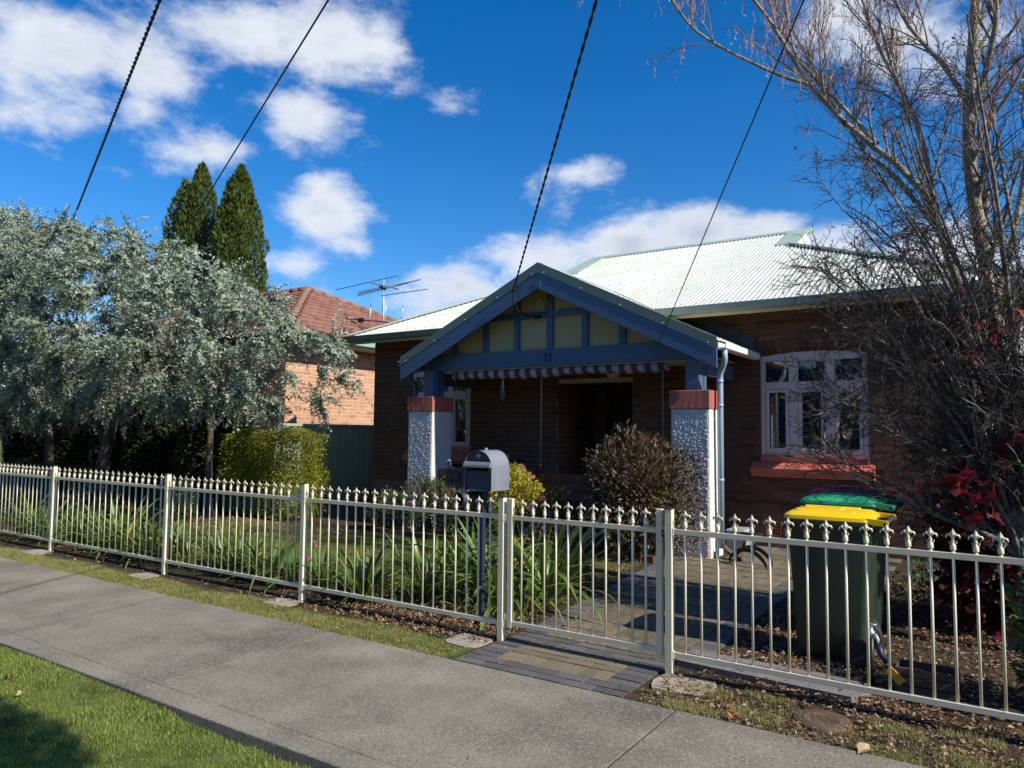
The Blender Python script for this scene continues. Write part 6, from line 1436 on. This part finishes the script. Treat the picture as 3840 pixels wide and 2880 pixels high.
def twiggy_shrub():
    Y = 6.8; S = {'a': [(0.1, 0.78), (-0.01, 1.07), (-0.14, 1.29), (-0.35, 1.47), (-0.65, 1.59), (-0.92, 1.77), (-1.19, 1.97), (-1.40, 2.10)], 'b': [(0.1, 0.78), (-0.11, 1.23), (-0.35, 1.68), (-0.6, 2.05), (-0.83, 2.3), (-1.13, 2.52), (-1.30, 2.64)],
    'c': [(0.1, 0.78), (-0.04, 1.37), (-0.23, 1.99), (-0.44, 2.54), (-0.66, 3.0), (-0.91, 3.38), (-1.12, 3.60)], 'd': [(0.1, 0.78), (0.05, 1.48), (-0.08, 2.3), (-0.24, 2.95), (-0.41, 3.5), (-0.56, 3.98), (-.66, 4.4)], 'e': [(0.1, 0.78), (-0.29, 0.95), (-0.6, 1.08), (-0.89, 1.26), (-1.2, 1.40), (-1.40, 1.63)],
    'f': [(0.1, 0.78), (0.14, 1.68), (0.1, 2.5), (0.05, 3.34), (-0.03, 4.1), (-.1, 4.8)], 'k': [(.1, .78), (.0, 1.6), (-.2, 2.5), (-.5, 3.3), (-.85, 3.9), (-1.1, 4.3)], 'g': [(0.1, 0.78), (-0.2, 1.6), (-0.54, 2.22), (-0.86, 2.78), (-1.15, 3.08), (-1.32, 3.25)], 'h': [(0.1, 0.78), (0.25, 1.88), (0.28, 2.89), (0.27, 3.72)], 'i': [(.1, .78), (.3, 1.5), (.6, 2.4), (.8, 3.4)], 'j': [(.1, .6), (.5, 1.3), (.9, 2.2), (1.2, 2.9)]}
    root = thing('twiggy_tree', 'dense leafless tangle of dark twigs spreading in front of the right window', 'tree', (.12, Y, 0)); rng = np.random.default_rng(18); LB, RB = [], []
    for j, dyy in enumerate((-.35, .15, .75)):
        for kx, pts in S.items():
            if j == 2 and kx in 'eh': continue
            n = len(pts); k = rng.uniform(.88, 1.06); off = rng.uniform(-.10, .10, 2)
            p3 = [(a*k+off[0]*i/(n-1)+.05*j, Y+dyy*(i/(n-1))**.8+rng.normal()*.03, (.0+(b-.78)*rng.uniform(.97, 1.03))*k+.78+off[1]*i/(n-1)) for i, (a, b) in enumerate(pts)]
            p3 = [(.14+.05*rng.normal(), Y+.05*rng.normal(), -.05), (.12, Y, .4)]+p3; LB.append(limb(p3, 16)); r = rng.uniform(.020, .034); RB.append(np.linspace(r, .006, 16))
    for i in range(len(LB)):
        V, F = tubes_np(LB[i][None], RB[i][None], 8); npobj('limb', V, F, MAT['bark_dark'], root, smooth=True)
    LB, RB = np.array(LB), np.array(RB)
    c1, r1 = spawn(LB, RB, 17, (.35, 1.1), (.4, 1.1), 8, .12, .3, .45, .17, rng=rng, rmin=.0035); c2, r2 = spawn(c1, r1, 8, (.15, .5), (.4, 1.2), 6, .05, .1, .6, .2, rng=rng, rmin=.0024); c3, r3 = spawn(c2, r2, 4, (.03, .15), (.5, 1.3), 3, .02, .1, .8, .25, rng=rng, rmin=.0021, taper=.9)
    lim = lambda c: (c[:, -1, 0] > -1.78) & (c[:, -1, 2] < 5.2) & (c[:, -1, 1] > 5.2)
    for nm, c, r_, n in (('branches', c1, r1, 6), ('twigs', c2, r2, 4), ('fine_twigs', c3, r3, 3)):
        k = lim(c); V, F = tubes_np(c[k], r_[k], n); npobj(nm, V, F, MAT['bark_dark' if nm == 'branches' else 'twig_dark'], root, smooth=True, kind='stuff')
    # buds and a few withered leaves
    e = c3[lim(c3)][:, -1]; e = e[rng.random(len(e)) < .35]; q = len(e); V, F = leaves(e, rdir(q, rng), rdir(q, rng), np.full(q, .012), np.full(q, .008)); npobj('buds', V, F, MAT['twig_dark'], root, kind='stuff')
    e = e[rng.random(q) < .05]; q = len(e); V, F = leaves(e, rdir(q, rng), rdir(q, rng), np.full(q, .045), np.full(q, .025), .1); npobj('withered_leaves', V, F, MAT['litter'], root, rnd=rng.random(q), kind='stuff')
twiggy_shrub()
def red_sprigs():
    rng = np.random.default_rng(77)
    for i, (c, n, lab) in enumerate((((-.22, 7.1, 2.55), 12, 'bunch of large crimson leaves high among the bare branches'), ((.05, 6.6, 2.35), 7, 'small crimson leaf cluster at the right edge, halfway up'), ((-.22, 6.5, 1.22), 24, 'bunch of large crimson leaves low among the bare branches'), ((.10, 6.7, 1.55), 12, 'dark wine-red leaf cluster beside the trunk'))):
        root = thing('crimson_leaf_cluster', lab, 'leaf cluster', c, 0, 'crimson leaf clusters in the bare branches')
        for j in range(n):
            p = np.array(c)+rng.normal(size=3)*np.array([.13, .12, .10]); mb = MB(); m = 9; V = [(0, 0, 0)]
            for t in range(m): a = -1.9+3.8*t/(m-1); rr = (.8, .72, .95, .82, 1.1, .82, .95, .72, .8)[t]*.5; V.append((rr*math.cos(a)+.05, rr*math.sin(a), .10*math.cos(3*a)-.25*rr*rr))
            if j == 0: mb.add(V, [(0, t+1, t+2) for t in range(m-1)]); me = mb.mesh('crimson_leaf', [MAT['redflat']]); me2 = me
            inst('leaf', me2, root, tuple(p), tuple(rng.uniform(-1.2, 1.2, 2))+(rng.uniform(0, 6.28),), (rng.uniform(.12, .22),)*3)
MAT['redflat'] = M('redflat', [(.20, .012, .02), (.40, .03, .04)], 6, .5, rnd='obj', rcols=[(.06, .010, .018), (.25, .015, .03), (.12, .012, .02), (.34, .03, .03), (.05, .012, .02)], trans=.2)
red_sprigs()
# round tree added outside the frame to cast the lower left corner's shadow
cloud_shrub('added_shadow_tree', 'small dense round street tree on the verge beside the camera', 'tree', (1.98, .45, 5.05), (1.25, 1.22, 1.15), 26000, .09, .55, 'darkshrub', 95, stems=0, lump=.05, shell=.6)
mb = MB(); mb.tube([(1.95, .43, -.1), (1.96, .44, 2), (1.98, .45, 4.8)], [.11, .09, .05], 10); o = obj('trunk', mb, MAT['bark_acacia'], bpy.data.objects['added_shadow_tree'])

# ------------------------------------------------------------------ cables
def cable(label, a, b, r, twist=False, ext=2.3):
    a, b = np.array(a, float), np.array(b, float); e = a+(b-a)*ext; n = 60; t = np.linspace(0, 1, n)[:, None]; P_ = a+(e-a)*t; L = np.linalg.norm(e-a); P_[:, 2] -= (4*t*(1-t))[:, 0]*.0
    mb = MB()
    if twist:
        n = int(L/.035); t = np.linspace(0, 1, n)[:, None]; Q = a+(e-a)*t; d = unit((e-a)[None])[0]; s1 = unit(np.cross(d, [0, 0, 1.])[None])[0]; s2 = np.cross(d, s1)
        for ph in (0, PI): an = np.arange(n)*2*PI/9+ph; mb.tube(Q+(s1*np.cos(an)[:, None]+s2*np.sin(an)[:, None])*r*.75, r*.8, 5)
    else: mb.tube(P_[::6], r, 6)
    return tagit(obj('power_cable', mb, MAT['cable']), label, 'cable', 'overhead cables crossing the sky')
cable('thick twisted cable dropping behind the silver wattle at the far left', (-19.19, 9, 6.82), (-8.74, 5, 7.02), .017, True, 3.2)
cable('thin straight cable passing in front of the two conifers', (-15.37, 9, 4.9), (-5.63, 5, 6.0), .011, False, 3.2)
cable('thick twisted cable ending near the top of the porch gable', (-6.16, 9.30, 3.80), (-2.56, 5, 5.0), .0105, True, 3.2)
cable('thin cable ending on the right barge board of the porch', (-3.82, 9.32, 2.82), (-1.02, 5, 4.49), .006, False, 3.2)
def insulator():
    root = thing('cable_clamp', 'black cable clamp with looping wires hanging in the porch gable', 'clamp', (-6.16, 9.3, 3.7))
    mb = MB(); mb.tube([(-6.16, 9.29, 3.84), (-6.165, 9.29, 3.74)], .02, 8); mb.tube([(-6.16, 9.325, 3.76), (-6.12, 9.29, 3.75)], .008, 6); obj('strain_clamp', mb, MAT['cable'], root)
    for s in (0, .025): mb = MB(); mb.tube([(-6.165+s, 9.29, 3.74), (-6.18+s, 9.30, 3.58), (-6.13+s, 9.36, 3.44), (-6.02, 9.50, 3.40-s), (-5.95, 9.62, 3.40)], .006, 6); obj('wire', mb, MAT['cable'], root)
    mb = MB(); mb.box(-5.99, -5.91, 9.60, 9.68, 3.36, 3.42, .006); mb.tube([(-5.90, 9.62, 3.42), (-5.85, 9.62, 3.44), (-5.80, 9.64, 3.43)], .008, 6); obj('terminal', mb, MAT['cable'], root)
    mb = MB(); mb.tube([(-5.82, 9.65, 3.44), (-5.80, 9.66, 3.52), (-5.86, 9.66, 3.66), (-5.90, 9.68, 3.72)], .005, 6); obj('wire', mb, MAT['cable'], root)
insulator()

# ------------------------------------------------------------------ grass and fallen leaves
def blades(name, label, n, xr, yr, h, w, mat, seed, mask=None, dens=None, hole=None, clumpy=.5, tilt=.55):
    rng = np.random.default_rng(seed); x = rng.uniform(*xr, n); y = rng.uniform(*yr, n); ok = np.ones(n, bool)
    if mask is not None: ok &= mask(x, y, rng)
    x, y = x[ok], y[ok]; n = len(x); z = verge_drop(x, y)-.004; base = np.stack([x, y, z], 1); a = rng.uniform(0, 6.28, n)
    f = .5+.25*np.sin(x*5.3+y*2.1)+.25*np.sin(y*7.9-x*3.3+1); hh = rng.uniform(.45, 1.15, n)*h*(1-clumpy*.5+clumpy*f)
    lean = np.abs(rng.normal(size=n))*tilt; d = unit(np.stack([np.cos(a)*lean, np.sin(a)*lean, np.ones(n)], 1)); s = np.stack([-np.sin(a+rng.normal(size=n)*.8), np.cos(a+rng.normal(size=n)*.8), np.zeros(n)], 1)
    ww = (w*rng.uniform(.6, 1.3, n))[:, None]; tip = base+d*hh[:, None]; tip[:, 2] -= (lean*hh*.3)
    V = np.stack([base-s*ww/2, base+s*ww/2, tip], 1).reshape(-1, 3); F = np.arange(len(V)).reshape(-1, 3)
    dry = np.clip(f*.5+rng.random(n)*.6-.1, 0, .999); o = npobj(name, V, F, MAT[mat], None, rnd=rng.random(n)*.5+.5*dry, kind='stuff'); o['label'] = label; return o
blades('verge_grass', 'bright green mown grass on the verge before the footpath', 160000, (-8.2, -1.2), (1.0, 2.572), .033, .0045, 'grass', 1, tilt=1.0, clumpy=.8, mask=lambda x, y, g: (x+6.5 > (y-2.6)*3) | (y > 1.8))
blades('verge_grass', 'coarser grass on the verge further along the footpath', 40000, (-30, -8.0), (.2, 2.56), .035, .009, 'grass', 9)
def stripmask(x, y, g): 
    keep = (y < 4.60+.06*np.sin(x*4)) & ~((x > -3.35) & (x < -1.9)); dens = np.where(x > -1.9, .55, np.where(x > -4.0, .75, 1)); return keep & (g.random(len(x)) < dens) & ~(((x+.89)**2+(y-4.54)**2) < .15**2)
blades('strip_grass', 'dry yellowish grass in the strip between footpath and fence', 110000, (-12, .6), (4.19, 4.80), .028, .0045, 'grass_dry', 2, mask=stripmask)
blades('strip_grass', 'grass strip between footpath and fence far along at left', 20000, (-28, -11.8), (4.2, 4.9), .03, .009, 'grass_dry', 22)
blades('lawn_grass', 'front lawn grass behind the fence, partly in shade', 120000, (-11.6, -4.5), (5.6, 8.6), .028, .0065, 'lawn', 3, mask=lambda x, y, g: (x < -4.7-.25*(8.6-y)*.0+.1*np.sin(y*5)))
blades('lawn_grass', 'small patch of lawn between the garden path and the brown bush', 22000, (-4.7, -3.55), (6.9, 8.65), .03, .006, 'lawn', 4, mask=lambda x, y, g: x < -3.72+.0*y)
blades('weed_tufts', 'green weed tufts among the fallen leaves before the fence', 26000, (-1.85, .5), (4.205, 4.78), .042, .0045, 'grass_dry', 5, mask=lambda x, y, g: (np.sin(x*9)*np.sin(y*17+x*3) > .15))
def litter(name, label, n, xr, yr, size, seed, mask=None, mat='litter', zoff=.0):
    rng = np.random.default_rng(seed); x = rng.uniform(*xr, n); y = rng.uniform(*yr, n); ok = np.ones(n, bool)
    if mask is not None: ok = mask(x, y, rng)
    x, y = x[ok], y[ok]; n = len(x); z = verge_drop(x, y)+rng.uniform(.002, .022, n)+zoff; P_ = np.stack([x, y, z], 1); D = rdir(n, rng); D[:, 2] *= .35; Nn = unit(rdir(n, rng)*.5+np.array([0, 0, 1.])); ls = size*rng.uniform(.5, 1.4, n)
    V, F = leaves(P_, D, Nn, ls, ls*rng.uniform(.35, .7, n), .14); o = npobj(name, V, F, MAT[mat], None, rnd=rng.random(n), kind='stuff'); o['label'] = label; return o
litter('leaf_litter', 'thick dry brown leaves on the soil right of the path', 26000, (-1.75, 1.2), (4.85, 9.2), .036, 11, mask=lambda x, y, g: g.random(len(x)) < .62+.38*np.sin(x*3+y*2))
litter('leaf_litter', 'fallen leaves scattered over the verge right of the gate', 4600, (-1.9, .6), (4.22, 4.95), .031, 12, mask=lambda x, y, g: ((x+.89)**2+(y-4.54)**2 > .16**2) & (g.random(len(x)) < .55+.3*np.sin(x*5+y*9)))
litter('leaf_litter', 'brown leaves under the strap-leaved clumps and the left gate post', 4200, (-6.0, -3.3), (4.62, 5.6), .035, 13, mask=lambda x, y, g: g.random(len(x)) < np.clip((x+6.3)/2.2, 0, 1)*.9)
litter('leaf_litter', 'brown leaves along the garden path edge and under the brown bush', 4200, (-5.2, -3.05), (5.6, 9.4), .035, 14, mask=lambda x, y, g: (x < -3.42-.1*(y-5.6)) & ((y > 8.6) | (x > -4.1)))
litter('leaf_litter', 'few dry leaves on the grass strip left of the gate', 500, (-11, -3.4), (4.2, 4.8), .03, 15)
litter('leaf_litter', 'dry debris on the lawn below the hedge', 2200, (-12, -8.5), (7.2, 8.6), .035, 16)
litter('leaf_litter', 'few leaves and debris on the pavers', 160, (-3.25, -1.9), (4.22, 9.2), .028, 17, zoff=.012)
litter('leaf_litter', 'leaf crumbs on the concrete edging strip', 60, (-1.9, -.8), (4.98, 5.3), .028, 18, zoff=.04)
litter('wattle_debris', 'dead leaves on the shaded soil below the wattle', 5000, (-19, -9.5), (4.95, 8.8), .04, 19)
def fallen():
    sp = [((-4.55, 1.93), .055, 0, 'curled dark red leaf lying on the near grass'), ((-2.62, 2.50), .06, 3, 'orange leaf at the edge of the footpath slab'), ((-5.35, 2.25), .035, 2, 'small brown leaf on the near grass, upper left'), ((-4.95, 2.16), .04, 4, 'pale tan leaf on the near grass at left'), ((-3.80, 1.97), .03, 2, 'small reddish leaf in the middle of the near grass'), ((-3.12, 1.98), .045, 4, 'long yellow leaf on the near grass at right'), ((-.62, 4.205), .10, 4, 'large tan leaf on the footpath edge below the round cover'), ((-1.31, 4.26), .05, 3, 'orange-brown leaf standing on the footpath edge')]
    cols = [(.10, .02, .015), 0, (.26, .09, .04), (.50, .16, .02), (.50, .38, .20)]
    for i, ((x, y), s, c, lab) in enumerate(sp):
        key = 'leafc%d' % c
        if key not in MAT: MAT[key] = M(key, [tuple(v*.8 for v in cols[c]), cols[c]], 40, .7, trans=.2)
        mb = MB(); m = 12; V = [(0, 0, .004)]
        for t in range(m): a = 2*PI*t/m; rr = s*(.5+.12*math.cos(5*a+i)); V.append((rr*math.cos(a)*1.25, rr*math.sin(a)*.8, .012*math.sin(2*a+i)+.010))
        z = float(verge_drop(np.array([x]), np.array([y]))[0])+.022 if y < 2.57 or y > 4.2 else .004
        V = [(v[0], v[1], v[2]) for v in V]; mb.add(V, [(0, 1+t, 1+(t+1) % m) for t in range(m)], Matrix.Translation((x, y, z)) @ Matrix.Rotation(i*1.3, 4, 'Z')); tagit(obj('fallen_leaf', mb, MAT[key]), lab, 'leaf', 'single fallen leaves')
fallen()

def treeline():
    rng = np.random.default_rng(55); Ps, Ds, n = [], [], 0
    for x in np.arange(-70, 52, 4.6):
        h = rng.uniform(5.5, 9.5); r = rng.uniform(2.6, 3.6); m = 1500; d = rdir(m, rng); c = np.array([x+rng.uniform(-1, 1), -21+rng.uniform(-1.5, 1.5), h*.55]); Ps.append(c+d*np.array([r, r, h*.5])*(.75+.25*rng.random((m, 1)))); Ds.append(d)
    P_ = np.concatenate(Ps); D = np.concatenate(Ds); m = len(P_); V, F = leaves(P_, unit(D+rdir(m, rng)), unit(D+rdir(m, rng)*.5), rng.uniform(.4, .8, m), rng.uniform(.25, .5, m)); o = npobj('treeline', V, F, MAT['darkshrub'], None, rnd=rng.random(m), kind='stuff'); o['label'] = 'belt of dark trees across the street behind the camera'
treeline()
